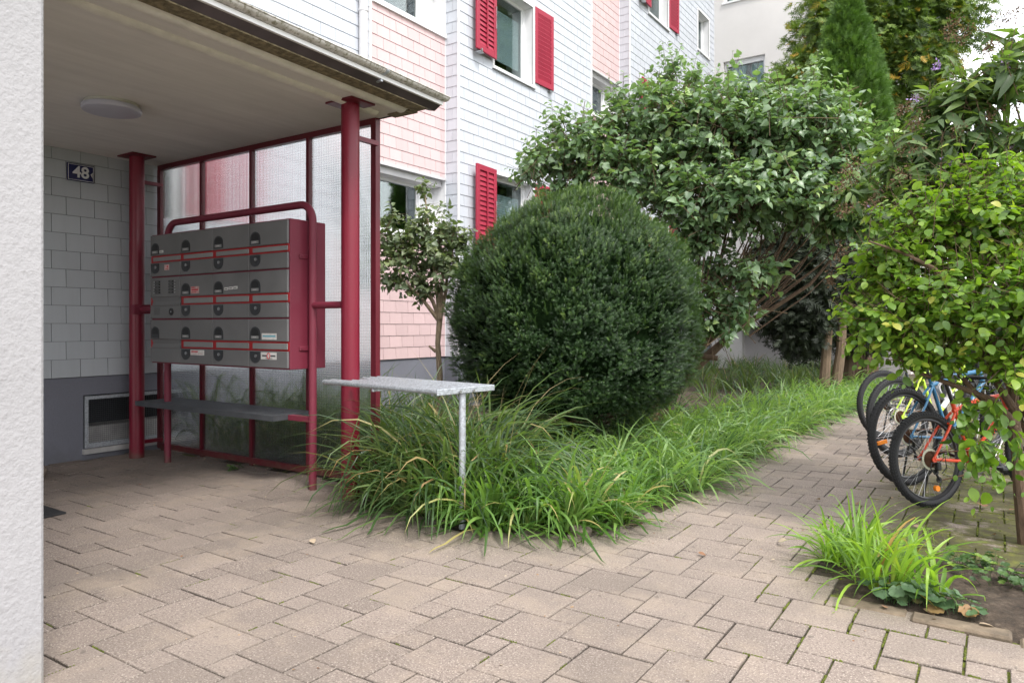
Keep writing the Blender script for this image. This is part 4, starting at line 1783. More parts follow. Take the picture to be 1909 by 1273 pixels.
for i in range(6):
    for j in range(6):
        xx, zz = xa + 0.07 + i * 0.016, zd + 0.04 + j * 0.011
        m.cyl((xx, YF - 0.014, zz), (xx, YF - 0.0155, zz), 0.003, 6)
fit(m.build('speaker_holes', M['black'], sp))
m = MB()
m.cyl((xa + 0.345, YF - 0.014, zd + 0.062), (xa + 0.345, YF - 0.0185, zd + 0.062), 0.033, 24)
kc = fit(m.build('key_switch', M['black'], sp, smooth=True))
m = MB()
m.cyl((xa + 0.345, YF - 0.0185, zd + 0.062), (xa + 0.345, YF - 0.022, zd + 0.062), 0.007, 12)
fit(m.build('key_hole', M['steel'], kc))
# small red reveal at left of blanks
m = MB()
m.box(cols[0], cols[0] + 0.028, YF - 0.006, YF + 0.006, rows[1][2], rows[1][1])
m.box(cols[0], cols[0] + 0.028, YF - 0.006, YF + 0.006, rows[2][2], rows[2][1])
fit(m.build('red_reveal', M['red_strip'], mb))


def sticker(x, z, w, h, mat, lines=(), tilt=0.0):
    m = MB()
    m.box(x, x + w, YF - 0.0162, YF - 0.0142, z, z + h)
    s_ = fit(m.build('sticker', M[mat], mb))
    for (a, b, c, d, mt) in lines:
        q = MB()
        q.box(x + a * w, x + b * w, YF - 0.0168, YF - 0.0162, z + c * h, z + d * h)
        fit(q.build('print', M[mt], s_))
    return s_


sticker(-5.84, 1.575, 0.12, 0.06, 'sticker_pink', [(0.08, 0.5, 0.78, 0.92, 'ink_red'), (0.08, 0.9, 0.42, 0.62, 'ink_red'), (0.08, 0.7, 0.12, 0.24, 'ink_red')])
for k in range(3):
    sticker(-5.36 + k * 0.062, 1.592 + k * 0.003, 0.052, 0.022, 'label', [(0.15, 0.85, 0.3, 0.6, 'ink')])
sticker(-6.33, 1.955, 0.06, 0.022, 'label', [(0.15, 0.85, 0.3, 0.6, 'label_dim')])
sticker(-6.25, 1.795, 0.075, 0.05, 'sticker_pink', [(0.2, 0.8, 0.2, 0.3, 'ink_red'), (0.5, 0.8, 0.5, 0.75, 'ink_red')])
sticker(-4.868, 1.185, 0.18, 0.05, 'sticker', [(0.06, 0.94, 0.42, 0.68, 'ink_blue')])
sticker(-5.845, 1.04, 0.2, 0.045, 'sticker', [(0.06, 0.55, 0.55, 0.8, 'ink_red'), (0.06, 0.9, 0.25, 0.36, 'sticker_pink')])
s_ = sticker(-4.878, 1.028, 0.19, 0.056, 'label', [(0.08, 0.38, 0.42, 0.62, 'ink'), (0.62, 0.94, 0.42, 0.62, 'ink'), (0.3, 0.75, 0.12, 0.2, 'ink')])
q = MB()
q.tube([(-4.783 + 0.017 * math.cos(t), YF - 0.0172, 1.057 + 0.023 * math.sin(t)) for t in np.linspace(0, 2 * PI, 20, endpoint=False)], 0.0032, 5, closed=True)
fit(q.build('red_ring', M['ink_red'], s_))
# carrying tube
xl, xr_ = -6.535, -4.5
zt, rb = 2.262, 0.14
pts = [(xl, 3.865, -0.01), (xl, 3.865, zt - rb)]
for t in np.linspace(0, PI / 2, 9)[1:]:
    pts.append((xl + rb - rb * math.cos(t), 3.865, zt - rb + rb * math.sin(t)))
for t in np.linspace(PI / 2, 0, 9):
    pts.append((xr_ - rb + rb * math.cos(t), 3.865, zt - rb + rb * math.sin(t)))
pts.append((xr_, 3.865, -0.01))
m = MB()
m.tube(pts, 0.031, 20)
fit(m.build('tube_frame', M['red_box'], mb, smooth=True))
m = MB()
m.cyl((xr_, 3.865, 1.455), (-4.09, 3.84, 1.455), 0.027, 18)
m.cyl((xr_, 3.865, 1.38), (xr_, 3.865, 1.39), 0.0325, 18)
m.cyl((-4.115, 3.84, 1.455), (-4.09, 3.84, 1.455), 0.04, 18)
fit(m.build('cross_tube', M['red_box'], mb, smooth=True))
m = MB()
m.cyl((-6.97, 3.84, 1.455), (-6.5, 3.865, 1.455), 0.027, 18)
m.box(-6.99, -6.93, 3.76, 3.92, 1.41, 1.5)
fit(m.build('cross_tube', M['red_box'], mb, smooth=True))
m = MB()
for z in (1.84, 1.115):
    m.bbox(X1 + 0.001, X1 + 0.012, 3.77, 3.95, z - 0.018, z + 0.018, 0.004)
    m.cyl((X1 + 0.006, 3.79, z), (X1 + 0.018, 3.79, z), 0.006, 8)
fit(m.build('clamp', M['red_box'], mb))
# perforated shelf under the boxes
m = MB()
sx0, sx1, sy0, sy1, sz = -6.80, -4.77, 3.70, 4.10, 0.578
nx_, ny_ = 92, 16
for i in range(nx_ + 1):
    x = sx0 + (sx1 - sx0) * i / nx_
    m.box(x - 0.0042, x + 0.0042, sy0 + 0.004, sy1 - 0.004, sz - 0.004, sz)
for j in range(ny_ + 1):
    y = sy0 + (sy1 - sy0) * j / ny_
    m.box(sx0, sx1, y - 0.0045, y + 0.0045, sz - 0.0065, sz - 0.0005)
m.box(sx0, sx1, sy0 - 0.003, sy0 + 0.003, sz - 0.042, sz + 0.002)
m.box(sx0, sx1, sy1 - 0.003, sy1 + 0.003, sz - 0.042, sz + 0.002)
m.box(sx0 - 0.003, sx0 + 0.003, sy0 + 0.003, sy1 - 0.003, sz - 0.042, sz + 0.001)
m.box(sx1 - 0.003, sx1 + 0.003, sy0 + 0.003, sy1 - 0.003, sz - 0.042, sz + 0.001)
m.box(sx0 + 0.01, sx1 - 0.01, sy0 + 0.01, sy1 - 0.01, sz - 0.012, sz - 0.009)
shelf = fit(m.build('shelf', M['shelf'], mb))
m = MB()
m.box(sx1, xr_ - 0.02, 3.84, 3.89, sz - 0.045, sz - 0.004)
m.box(-6.56, -6.51, 3.835, 3.895, sz - 0.05, sz - 0.007)
m.box(-6.5, sx1, 3.86, 3.87, sz - 0.045, sz - 0.013)
fit(m.build('shelf_bracket', M['red_box'], shelf))
tag(mb, 'grey mailbox bank in a red case hung from a bent red tube', 'mailboxes')

# house number
hn = empty('house_number_sign', (XW + 0.02, 3.451, 2.76))
m = MB()
m.bbox(-0.005, 0.008, -0.124, 0.124, -0.084, 0.084, 0.004)
m.build('plate', M['enamel'], hn)
m = MB()
for (a, b, c, d) in ((-0.116, 0.116, 0.071, 0.075), (-0.116, 0.116, -0.075, -0.071), (-0.116, -0.112, -0.071, 0.071), (0.112, 0.116, -0.071, 0.071)):
    m.box(0.008, 0.0092, a, b, c, d)
m.build('border', M['white_paint'], hn)
rot = Matrix(((0, 0, 1, 0), (1, 0, 0, 0), (0, 1, 0, 0), (0, 0, 0, 1)))
text_mesh('numerals', '48', 0.15, 0.0008, M['white_paint'], Matrix.Translation((0.009, 0.0, 0.0)) @ rot @ Matrix.Scale(1.0, 4), hn)
# widen strokes with a second, slightly shifted copy inside the same numerals part is not needed
m = MB()
m.prism([(0.088, -0.002), (0.11, 0.02), (0.106, -0.01), (0.112, -0.04), (0.098, -0.022)], 0.008, 0.0095, 'x')
m.build('chip', M['label'], hn, fix=True)
tag(hn, 'dark blue enamel plate with the number 48 on the shingled wall', 'sign')

# ================================================================== METAL RACK IN FRONT OF THE COLUMN
rk = empty('metal_rack', (-2.87, 3.44, 0), R(-8))
RZ = 0.885
RL = 1.24
for i, y in enumerate(np.linspace(0.016, 0.50, 8)):
    x0 = -RL
    if 0.10 < y < 0.31:
        x0 = -1.085
    t = MB()
    t.cyl((x0, y, RZ), (-0.006, y, RZ), 0.0175, 12)
    t.build('slat_tube', M['galv'], rk, smooth=True)
m = MB()
m.bbox(-0.006, 0.004, 0.0, 0.515, RZ - 0.022, RZ + 0.016, 0.003)
m.build('end_plate', M['galv'], rk)
m = MB()
m.bbox(-0.66, -0.64, 0.0, 0.51, RZ - 0.036, RZ - 0.0178, 0.002)
m.build('cross_bar', M['galv'], rk)
m = MB()
m.tube([(-RL, 0.016, RZ), (-RL - 0.018, 0.022, RZ - 0.004), (-RL - 0.026, 0.05, RZ - 0.012), (-RL - 0.018, 0.078, RZ - 0.004), (-RL, 0.085, RZ)], 0.0165, 10)
m.build('end_loop', M['galv'], rk, smooth=True)
m = MB()
m.cyl((-0.035, 0.25, -0.02), (-0.035, 0.25, RZ - 0.018), 0.0225, 18)
m.build('leg', M['galv'], rk, smooth=True)
m = MB()
for y in (0.19, 0.31):
    m.cyl((0.004, y, RZ - 0.008), (0.014, y, RZ - 0.008), 0.011, 6)
m.build('bolt', M['steel'], rk)
tag(rk, 'galvanised tube rack on a single leg, jutting from the front column over grass', 'rack')

# ================================================================== NEAR STUCCO WALL, MAT, STONE
m = MB()
m.bbox(-3.15, -2.86, -2.5, 1.226, -0.05, 4.2, 0.012)
o = m.build('stucco_wall', M['stucco'])
tag(o, 'white roughcast wall end filling the left edge of the view', 'wall')


m = MB()
m.bbox(-6.2, -5.33, 1.75, 2.42, 0.0, 0.014, 0.003)
dm = m.build('doormat', M['rubber'])
tag(dm, 'black rubber doormat on the pavers beside the white wall end', 'doormat')


def rock(name, loc, s, seed, mat, label):
    rr = random.Random(seed)
    bm = bmesh.new()
    bmesh.ops.create_icosphere(bm, subdivisions=3, radius=1)
    off = [rr.uniform(-1, 1) for _ in range(6)]
    for v in bm.verts:
        n_ = 1 + 0.12 * math.sin(v.co.x * 3 + off[0]) + 0.1 * math.sin(v.co.y * 4 + off[1]) + 0.08 * math.sin(v.co.z * 5 + off[2])
        v.co = Vector((v.co.x * s[0], v.co.y * s[1], v.co.z * s[2])) * n_
    me = bpy.data.meshes.new(name)
    bm.to_mesh(me)
    bm.free()
    me.materials.append(mat)
    me.polygons.foreach_set('use_smooth', [True] * len(me.polygons))
    o = bpy.data.objects.new(name, me)
    o.location = loc
    COL.objects.link(o)
    tag(o, label, 'stone')
    return o


rock('stone', (-6.76, 2.80, 0.06), (0.12, 0.1, 0.085), 1, M['stone'], 'brown rounded stone by the house wall, half hidden by the white wall end')
rock('stone', (-2.16, 3.97, 0.015), (0.08, 0.06, 0.04), 2, M['stone'], 'brown stone at the paving edge under the bright grass')


# ================================================================== PLANTS
def V3(p):
    return (p.x, p.y, p.z)


# --- clipped yew ball
yc = Vector((-3.63, 6.55, 1.35))
yew = empty('yew_ball', (yc.x, yc.y, 0))
n = 50000
d = sphere_dirs(n)
rad = 1.265
hx = 1 + 0.03 * np.sin(d[:, 0] * 5 + 1) * np.cos(d[:, 2] * 6) + 0.022 * np.sin(d[:, 1] * 9 + d[:, 0] * 4)
nn = wavy(d, 9.0, 14, 3)
nf = wavy(d, 24.0, 18, 4)
depth = RNG.random(n) ** 1.2
hx = hx + 0.022 * nn + 0.022 * nf
P = d * (rad * hx * (1 - 0.13 * depth))[:, None]
P[:, 2] = np.where(P[:, 2] < 0, P[:, 2] * 0.97, P[:, 2] * 1.0)
hole = (nf < -0.85) | ((nn < -1.2) & (RNG.random(n) < 0.5))
low = (P[:, 2] < -0.85)
keep = ~(low & (RNG.random(n) < 0.6)) & ~(hole & (RNG.random(n) < 0.85))
P, d, depth, nf = P[keep], d[keep], depth[keep], nf[keep]
n = len(P)
T = norm(d * 0.85 + np.array([0, 0, 0.45]) + RNG.normal(0, 0.38, (n, 3)))
N = norm(np.array([0, 0, 0.5]) + d * 0.9 + RNG.normal(0, 0.45, (n, 3)))
S = 0.055 * RNG.uniform(0.7, 1.35, n)
V, F = scatter(YEW, P + np.array(V3(yc)), T, N, S)
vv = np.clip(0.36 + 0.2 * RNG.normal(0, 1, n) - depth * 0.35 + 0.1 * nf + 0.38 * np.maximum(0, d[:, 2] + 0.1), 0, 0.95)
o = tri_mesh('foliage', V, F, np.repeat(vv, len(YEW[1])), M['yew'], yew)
fit(o)
# young upright leaders on the upper half, taller at the upper left
k = 1500
dd = norm(np.stack([RNG.normal(0, 0.8, k), RNG.normal(0, 0.8, k), RNG.uniform(-0.1, 1.1, k)], 1))
left = np.maximum(0, -(dd[:, 0] * CS + dd[:, 1] * SN))
P0 = dd * rad * 0.95 + np.array(V3(yc))
P1 = P0 + norm(dd * 0.35 + np.array([0, 0, 1.0]) + RNG.normal(0, 0.12, (k, 3))) * (RNG.uniform(0.05, 0.13, k) * (0.6 + 0.6 * np.maximum(0, dd[:, 2])) + (RNG.random(k) < 0.05) * 0.12 * (left + 0.2))[:, None]
pp, tt, vq = [], [], []
for q in range(5):
    t = q / 5
    pp.append(P0 + (P1 - P0) * t)
    tt.append(norm(P1 - P0 + RNG.normal(0, 0.02, (k, 3))))
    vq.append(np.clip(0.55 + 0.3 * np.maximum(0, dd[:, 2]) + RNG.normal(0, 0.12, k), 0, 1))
pp, tt, vq = np.concatenate(pp), np.concatenate(tt), np.concatenate(vq)
V, F = scatter(YEW, pp, tt, sphere_dirs(len(pp)), np.full(len(pp), 0.045))
o = tri_mesh('shoots', V, F, np.repeat(vq, len(YEW[1])), M['yew'], yew)
fit(o)
# inner twigs, and a near-black core standing in for shade between the shoots
m = MB()
rr = random.Random(2)
for k in range(70):
    dv = Vector((rr.gauss(0, 1), rr.gauss(0, 1), rr.gauss(0.3, 1))).normalized()
    b0 = Vector((yc.x + rr.uniform(-0.1, 0.1), yc.y + rr.uniform(-0.1, 0.1), rr.uniform(0.2, 0.9)))
    b1 = yc + dv * 1.1
    mid = (b0 + b1) / 2 + Vector((0, 0, -0.12))
    m.tube([b0, mid, b1], [0.022, 0.014, 0.005], 5)
m.tube([(yc.x, yc.y, -0.05), (yc.x + 0.03, yc.y - 0.03, 0.5), (yc.x, yc.y, 1.1)], [0.1, 0.08, 0.05], 10)
fit(m.build('trunk', M['bark_brown'], yew))
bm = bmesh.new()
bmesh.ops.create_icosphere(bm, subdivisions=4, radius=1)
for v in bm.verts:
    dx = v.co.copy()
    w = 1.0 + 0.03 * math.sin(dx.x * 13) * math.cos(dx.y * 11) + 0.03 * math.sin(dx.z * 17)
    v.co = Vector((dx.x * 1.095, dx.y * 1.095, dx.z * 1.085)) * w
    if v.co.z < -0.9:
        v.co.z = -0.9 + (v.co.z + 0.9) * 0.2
me = bpy.data.meshes.new('shade_core')
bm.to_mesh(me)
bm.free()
me.materials.append(plain('yew_shade', (0.008, 0.017, 0.006), 1.0, var=0.6, scale=30, bump=1.0, spec=0.0))
o = bpy.data.objects.new('shade_core', me)
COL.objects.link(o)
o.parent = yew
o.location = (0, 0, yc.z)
tag(yew, 'large clipped dark green yew ball beside the paved path', 'shrub')


def branchy(m, base, tips, r0, r1, sag=0.0, wig=0.06, seed=0, n=6, sides=7):
    rr = random.Random(seed)
    for tp in tips:
        tp = Vector(tp)
        b = Vector(base)
        pts, rad_ = [], []
        for i in range(n + 1):
            t = i / n
            q = b.lerp(tp, t)
            bow = math.sin(PI * t)
            q += Vector((rr.gauss(0, wig), rr.gauss(0, wig), rr.gauss(0, wig) - sag)) * bow
            pts.append(q)
            rad_.append(r0 + (r1 - r0) * t)
        m.tube(pts, rad_, sides)


# --- big lilac-like shrub
D = 8.6
lil = empty('lilac_shrub', V3(at(1262, 800, D).xy.to_3d()))
LB = [(V3(at(1135, 265, 8.8)), (0.6, 0.6, 0.36)), (V3(at(1065, 295, 9.0)), (0.45, 0.45, 0.24)), (V3(at(1240, 220, 8.8)), (0.7, 0.7, 0.42)),
      (V3(at(1200, 320, 8.7)), (0.75, 0.75, 0.42)), (V3(at(1335, 260, 8.6)), (0.95, 0.8, 0.6)), (V3(at(1350, 370, 8.3)), (0.9, 0.8, 0.42)),
      (V3(at(1470, 265, 8.4)), (1.0, 0.9, 0.68)), (V3(at(1480, 365, 8.1)), (0.95, 0.85, 0.36)), (V3(at(1590, 330, 8.3)), (0.85, 0.8, 0.5)),
      (V3(at(1600, 410, 8.0)), (0.5, 0.5, 0.28)), (V3(at(1345, 510, 8.4)), (0.3, 0.3, 0.4)), (V3(at(1430, 235, 8.9)), (0.8, 0.7, 0.4)),
      (V3(at(1000, 310, 9.1)), (0.3, 0.3, 0.16)), (V3(at(1420, 505, 8.0)), (0.26, 0.3, 0.12)), (V3(at(1345, 600, 8.2)), (0.33, 0.3, 0.14)),
      (V3(at(1385, 560, 8.1)), (0.3, 0.3, 0.14)), (V3(at(1290, 440, 8.3)), (0.28, 0.28, 0.3)), (V3(at(1055, 340, 9.0)), (0.35, 0.3, 0.14)),
      (V3(at(1315, 560, 8.2)), (0.16, 0.2, 0.2))]
P0, P1 = twig_foliage('foliage', LB, 2450, 9, HEART, 0.105, M['lilac'], lil, 0.36, 0.15, 0.3, 0.35, 0.2, tipbright=0.3, flatten=0.85)
# upright flyaway shoots along the top edge
tops = [(V3(at(x, y, 8.7)), (0.16, 0.16, 0.22)) for x, y in ((1000, 285), (1085, 230), (1150, 190), (1245, 128), (1290, 150), (1375, 150), (1510, 140), (1040, 235), (1330, 165))]
Q0, Q1 = twig_foliage('top_shoots', tops, 130, 8, HEART, 0.085, M['lilac'], lil, 0.4, 0.0, 1.2, 0.1, 0.1, vrange=(0.4, 1))
m = MB()
base = at(1262, 800, D)
base.z = -0.02
thick = [[(1205, 800), (1268, 712), (1320, 665), (1375, 612), (1440, 575), (1510, 530), (1570, 460)],
         [(1205, 800), (1255, 690), (1300, 650), (1350, 600), (1390, 560), (1440, 500), (1470, 420), (1480, 340)],
         [(1205, 800), (1245, 680), (1290, 625), (1330, 560), (1345, 480), (1360, 400), (1370, 300)],
         [(1200, 800), (1225, 660), (1262, 560), (1285, 470), (1275, 380), (1250, 290)],
         [(1205, 800), (1262, 690), (1320, 640), (1372, 588), (1410, 520), (1420, 440), (1410, 330)],
         [(1205, 800), (1270, 700), (1340, 640), (1410, 590), (1490, 500), (1560, 400), (1600, 330)],
         [(1200, 800), (1225, 640), (1210, 500), (1160, 380), (1110, 290)],
         [(1345, 600), (1370, 540), (1395, 460), (1440, 380)], [(1300, 610), (1315, 520), (1310, 430), (1300, 340)]]
for i, path in enumerate(thick):
    pts = [at(x, y, D + 0.12 * math.sin(i * 2 + k) + (0.1 * i if k > 1 else 0)) for k, (x, y) in enumerate(path)]
    if path[0][1] > 700:
        pts[0].z = -0.02
    rad_ = [(0.062 if path[0][1] > 700 else 0.06) - 0.05 * k / (len(pts) - 1) - 0.004 * i for k in range(len(pts))]
    m.tube(pts, [max(0.012, r_) for r_ in rad_], 9)
rr = random.Random(8)
for i in range(46):
    ty = rr.uniform(300, 470)
    tx = rr.uniform(1180, 1640)
    t_ = rr.uniform(0.42, 0.6)
    dd_ = 8.5 + rr.uniform(-0.5, 0.5)
    b0 = at(1285 + (tx - 1285) * t_ * 0.8, 760 + (ty - 760) * t_, 8.5 + (dd_ - 8.5) * t_)
    b1 = at(tx, ty, dd_)
    mid = b0.lerp(b1, 0.5) + Vector((rr.gauss(0, 0.03), rr.gauss(0, 0.03), -0.06))
    m.tube([b0, mid, b1], [0.011, 0.008, 0.003], 5)
st1 = at(1275, 660, D - 0.2)
st2 = at(1338, 668, D - 0.35)
m.tube([st1, st2], [0.035, 0.03], 8)
fit(m.build('stems', M['bark_brown'], lil, smooth=True))
k = RNG.choice(len(P0), min(2200, len(P0)), replace=False)
twig_mesh('twigs', P0[k] - (P1[k] - P0[k]) * 0.7, P1[k], M['twig'], lil, 0.005)
twig_mesh('twigs', Q0 - (Q1 - Q0) * 0.3, Q1, M['twig'], lil, 0.004)
for o in children(lil):
    fit(o)
tag(lil, 'broad heart-leaved shrub with leaning bare stems in front of the house', 'shrub')

# --- small standard tree left of the yew
D = 7.9
st = empty('small_tree', (at(818, 700, D).x, at(818, 700, D).y, 0))
SB = [(V3(at(765, 480, D)), (0.42, 0.42, 0.26)), (V3(at(800, 425, D)), (0.3, 0.3, 0.26)), (V3(at(830, 470, D)), (0.3, 0.3, 0.3)),
      (V3(at(735, 450, D)), (0.28, 0.28, 0.22)), (V3(at(790, 375, D)), (0.1, 0.1, 0.24)), (V3(at(728, 400, D)), (0.15, 0.12, 0.16)),
      (V3(at(848, 440, D)), (0.2, 0.2, 0.12)), (V3(at(795, 535, D)), (0.3, 0.25, 0.14)), (V3(at(735, 520, D)), (0.25, 0.25, 0.13)), (V3(at(785, 345, D)), (0.06, 0.06, 0.12)), (V3(at(870, 500, D)), (0.16, 0.2, 0.12))]
P0, P1 = twig_foliage('crown', SB, 310, 8, HEART, 0.075, M['small_leaf'], st, 0.24, 0.1, 0.35, 0.25, 0.15, tipbright=0.2)
twig_mesh('twigs', P0, P1, M['twig'], st, 0.0035)
m = MB()
pts = [at(818, 835, D), at(820, 700, D), at(816, 640, D), at(820, 590, D)]
pts[0].z = -0.02
m.tube(pts, [0.036, 0.032, 0.028, 0.033], 10)
for i, path in enumerate([[(820, 595), (800, 545), (770, 500), (740, 460)], [(820, 595), (812, 520), (800, 440), (792, 360)], [(820, 595), (832, 540), (835, 470), (846, 440)],
                          [(820, 600), (785, 555), (745, 515)], [(820, 595), (825, 510), (815, 430)]]):
    m.tube([at(x, y, D + 0.06 * math.sin(i * 3 + k * 1.3)) for k, (x, y) in enumerate(path)], [0.026, 0.018, 0.012, 0.007][:len(path)], 7)
m.tube([at(812, 655, D), at(800, 645, D - 0.05)], [0.02, 0.012], 6)
fit(m.build('trunk', bark('pale_bark', (0.5, 0.38, 0.26)), st, smooth=True))
for o in children(st):
    if o.name.startswith(('crown', 'twigs')):
        fit(o)
tag(st, 'small tree with pale slender trunk and sparse crown before the pink wall', 'tree')


# --- columnar conifers
def spray_cone(name, parent, mat, base, height, rad_, n, size, top_z=None, prof=None, vr=(0, 1), lump=0.1, jut=0.5, seed=0, zlow=0.0, inner=0.7):
    t = RNG.random(n) ** 0.85
    th = RNG.uniform(0, 2 * PI, n)
    rr_ = prof(t) * rad_
    lum = 1 + lump * np.sin(th * 5 + t * 17 + seed) + lump * 0.8 * np.sin(th * 9 - t * 31 + seed) + lump * 0.5 * np.cos(t * 60 + th * 3)
    dep_ = inner + (1 - inner) * RNG.random(n) ** 0.5
    r = rr_ * lum * dep_
    P = np.stack([base[0] + r * np.cos(th), base[1] + r * np.sin(th), base[2] + zlow + t * (height - zlow)], 1)
    out = np.stack([np.cos(th), np.sin(th), np.zeros(n)], 1)
    T = norm(out * jut + np.array([0, 0, 0.8]) + RNG.normal(0, 0.35, (n, 3)))
    N = norm(np.stack([-np.sin(th), np.cos(th), np.zeros(n)], 1) + RNG.normal(0, 0.6, (n, 3)))
    S = size * RNG.uniform(0.6, 1.3, n)
    V, F = scatter(SPRAY, P, T, N, S)
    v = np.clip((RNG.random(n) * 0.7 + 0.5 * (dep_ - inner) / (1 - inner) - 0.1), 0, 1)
    v = vr[0] + (vr[1] - vr[0]) * v
    return tri_mesh(name, V, F, np.repeat(v, len(SPRAY[1])), mat, parent)


# thuja column
D = 13.5
tb = at(1580, 700, D)
th_ = empty('thuja_tree', (tb.x, tb.y, 0))
ztop = at(1592, -4, D).z
o = spray_cone('crown', th_, M['thuja'], (tb.x, tb.y, 0.0), ztop, 0.66, 17000, 0.17, prof=lambda t: np.minimum(1, (1 - t) * 2.6) ** 0.75 * np.minimum(1, 0.55 + t * 1.2), lump=0.09, jut=0.35, zlow=2.2, inner=0.75)
fit(o)
m = MB()
m.tube([(tb.x, tb.y, -0.05), (tb.x + 0.05, tb.y, 1.5), (tb.x, tb.y, ztop * 0.8)], [0.12, 0.1, 0.03], 9)
fit(m.build('trunk', M['bark_brown'], th_))
bmq = MB()  # near-black solid, its colour stands for the shade inside the crown
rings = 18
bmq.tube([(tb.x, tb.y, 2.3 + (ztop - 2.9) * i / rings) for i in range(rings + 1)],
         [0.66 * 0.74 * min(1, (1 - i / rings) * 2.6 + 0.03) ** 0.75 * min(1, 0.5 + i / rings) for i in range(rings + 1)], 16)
fit(bmq.build('shade_core', plain('thuja_shade', (0.012, 0.024, 0.008), 0.95, var=0.5, scale=20, bump=1.0), th_, smooth=True))
tag(th_, 'slim columnar bright green conifer rising above the heart-leaved shrub', 'tree')

# twin-stemmed dark conifer at the bed edge
D = 12.4
cb = at(1548, 740, D)
tw_ = empty('twin_stem_conifer', (cb.x, cb.y, 0))
DB = [(V3(at(1490, 560, D + 0.3)), (0.62, 0.6, 0.75)), (V3(at(1500, 480, D + 0.4)), (0.9, 0.8, 0.7)), (V3(at(1560, 520, D + 0.5)), (0.7, 0.7, 0.6)), (V3(at(1600, 590, D + 0.9)), (0.5, 0.5, 0.5)), (V3(at(1450, 500, D + 0.6)), (0.6, 0.6, 0.4)), (V3(at(1500, 610, D + 0.9)), (0.5, 0.5, 0.35)), (V3(at(1590, 500, D + 0.6)), (0.6, 0.5, 0.8))]
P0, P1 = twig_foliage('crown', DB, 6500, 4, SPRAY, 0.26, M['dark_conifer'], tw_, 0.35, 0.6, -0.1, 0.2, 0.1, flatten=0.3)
m = MB()
for (xa_, xb_, xc_) in ((1534, 1541, 1550), (1553, 1568, 1572)):
    p0 = at(xa_, 760, D); p0.z = -0.05
    m.tube([p0, at(xb_, 650, D), at(xc_, 530, D + 0.05), at(xc_ + 5, 380, D + 0.1)], [0.1, 0.08, 0.07, 0.04], 10)
for k in range(26):
    s0 = at(1555 + random.uniform(-8, 10), random.uniform(430, 600), D + 0.1)
    e0 = at(1500 + random.uniform(-60, 90), random.uniform(480, 620), D + random.uniform(-0.2, 0.7))
    m.tube([s0, (s0 + e0) / 2 + Vector((0, 0, 0.05)), e0], [0.02, 0.012, 0.005], 5)
fit(m.build('trunk', M['bark_tan'], tw_, smooth=True))
for o in children(tw_):
    if o.name.startswith('crown'):
        fit(o)
tag(tw_, 'conifer with two tan stems and dark low foliage at the end of the grass', 'tree')

# tall broad cypress with golden tips
D = 15.5
gb = at(1615, 700, D)
gc = empty('cypress_tree', (gb.x, gb.y, 0))
GB = [(V3(at(1560, 60, D)), (1.0, 1.0, 1.1)), (V3(at(1500, 150, D)), (0.75, 0.8, 0.7)), (V3(at(1640, 20, D)), (1.3, 1.2, 1.3)), (V3(at(1740, 20, D)), (1.15, 1.1, 1.0)),
      (V3(at(1690, 130, D)), (0.9, 1.0, 0.8)), (V3(at(1740, 110, D)), (0.5, 0.8, 0.5)), (V3(at(1540, 230, D)), (0.9, 0.9, 0.9)), (V3(at(1660, 260, D)), (0.75, 0.9, 0.8)), (V3(at(1720, 330, D)), (0.75, 0.8, 0.7)),
      (V3(at(1640, 380, D)), (1.1, 1.0, 1.0)), (V3(at(1760, 400, D)), (0.8, 0.8, 0.6)), (V3(at(1700, -120, D)), (1.6, 1.5, 1.4)), (V3(at(1600, -130, D)), (1.3, 1.3, 1.2)),
      (V3(at(1590, 480, D)), (0.9, 0.9, 0.7))]
P0, P1 = twig_foliage('crown', GB, 6600, 5, SPRAY, 0.25, M['conifer'], gc, 0.4, 0.35, 0.15, 0.35, 0.16, flatten=0.3, tipbright=0.35, vrange=(0, 1), vpow=1.35)
m = MB()
for (xa_, dx_) in ((1602, 0.0), (1622, 0.35)):
    p0 = at(xa_, 770, D - dx_); p0.z = -0.05
    m.tube([p0, at(xa_ + 3, 600, D), at(xa_ + 12, 350, D), at(xa_ + 20, 50, D)], [0.16, 0.13, 0.1, 0.04], 10)
for k in range(44):
    s0 = at(1615 + random.uniform(-8, 20), random.uniform(-80, 420), D)
    c_ = GB[k % len(GB)][0]
    m.tube([s0, (s0 + Vector(c_)) / 2 + Vector((0, 0, -0.1)), Vector(c_) + Vector((random.uniform(-.4, .4), random.uniform(-.4, .4), 0))], [0.035, 0.022, 0.006], 5)
fit(m.build('trunk', M['bark_brown'], gc, smooth=True))
for o in children(gc):
    if o.name.startswith('crown'):
        fit(o)
tag(gc, 'tall loose cypress with golden brown tips towering over the other trees', 'tree')

# --- light green shrub in the right foreground
D = 4.3
lb = at(1912, 1010, D)
ls = empty('bright_shrub', (lb.x, lb.y, 0))
BB = [(V3(at(1660, 500, 4.6)), (0.3, 0.3, 0.28)), (V3(at(1740, 420, 4.6)), (0.42, 0.4, 0.3)), (V3(at(1850, 400, 4.5)), (0.45, 0.4, 0.3)), (V3(at(1980, 430, 4.5)), (0.5, 0.45, 0.36)),
      (V3(at(1640, 590, 4.5)), (0.24, 0.25, 0.18)), (V3(at(1700, 610, 4.4)), (0.32, 0.3, 0.24)), (V3(at(1770, 560, 4.3)), (0.36, 0.35, 0.32)), (V3(at(1880, 560, 4.2)), (0.42, 0.4, 0.34)),
      (V3(at(2000, 580, 4.2)), (0.45, 0.4, 0.36)), (V3(at(1750, 665, 4.25)), (0.16, 0.18, 0.1)), (V3(at(1690, 650, 4.4)), (0.12, 0.14, 0.09)), (V3(at(1890, 680, 4.1)), (0.18, 0.22, 0.13)),
      (V3(at(1835, 330, 4.7)), (0.3, 0.3, 0.2)), (V3(at(1600, 540, 4.7)), (0.1, 0.12, 0.08))]
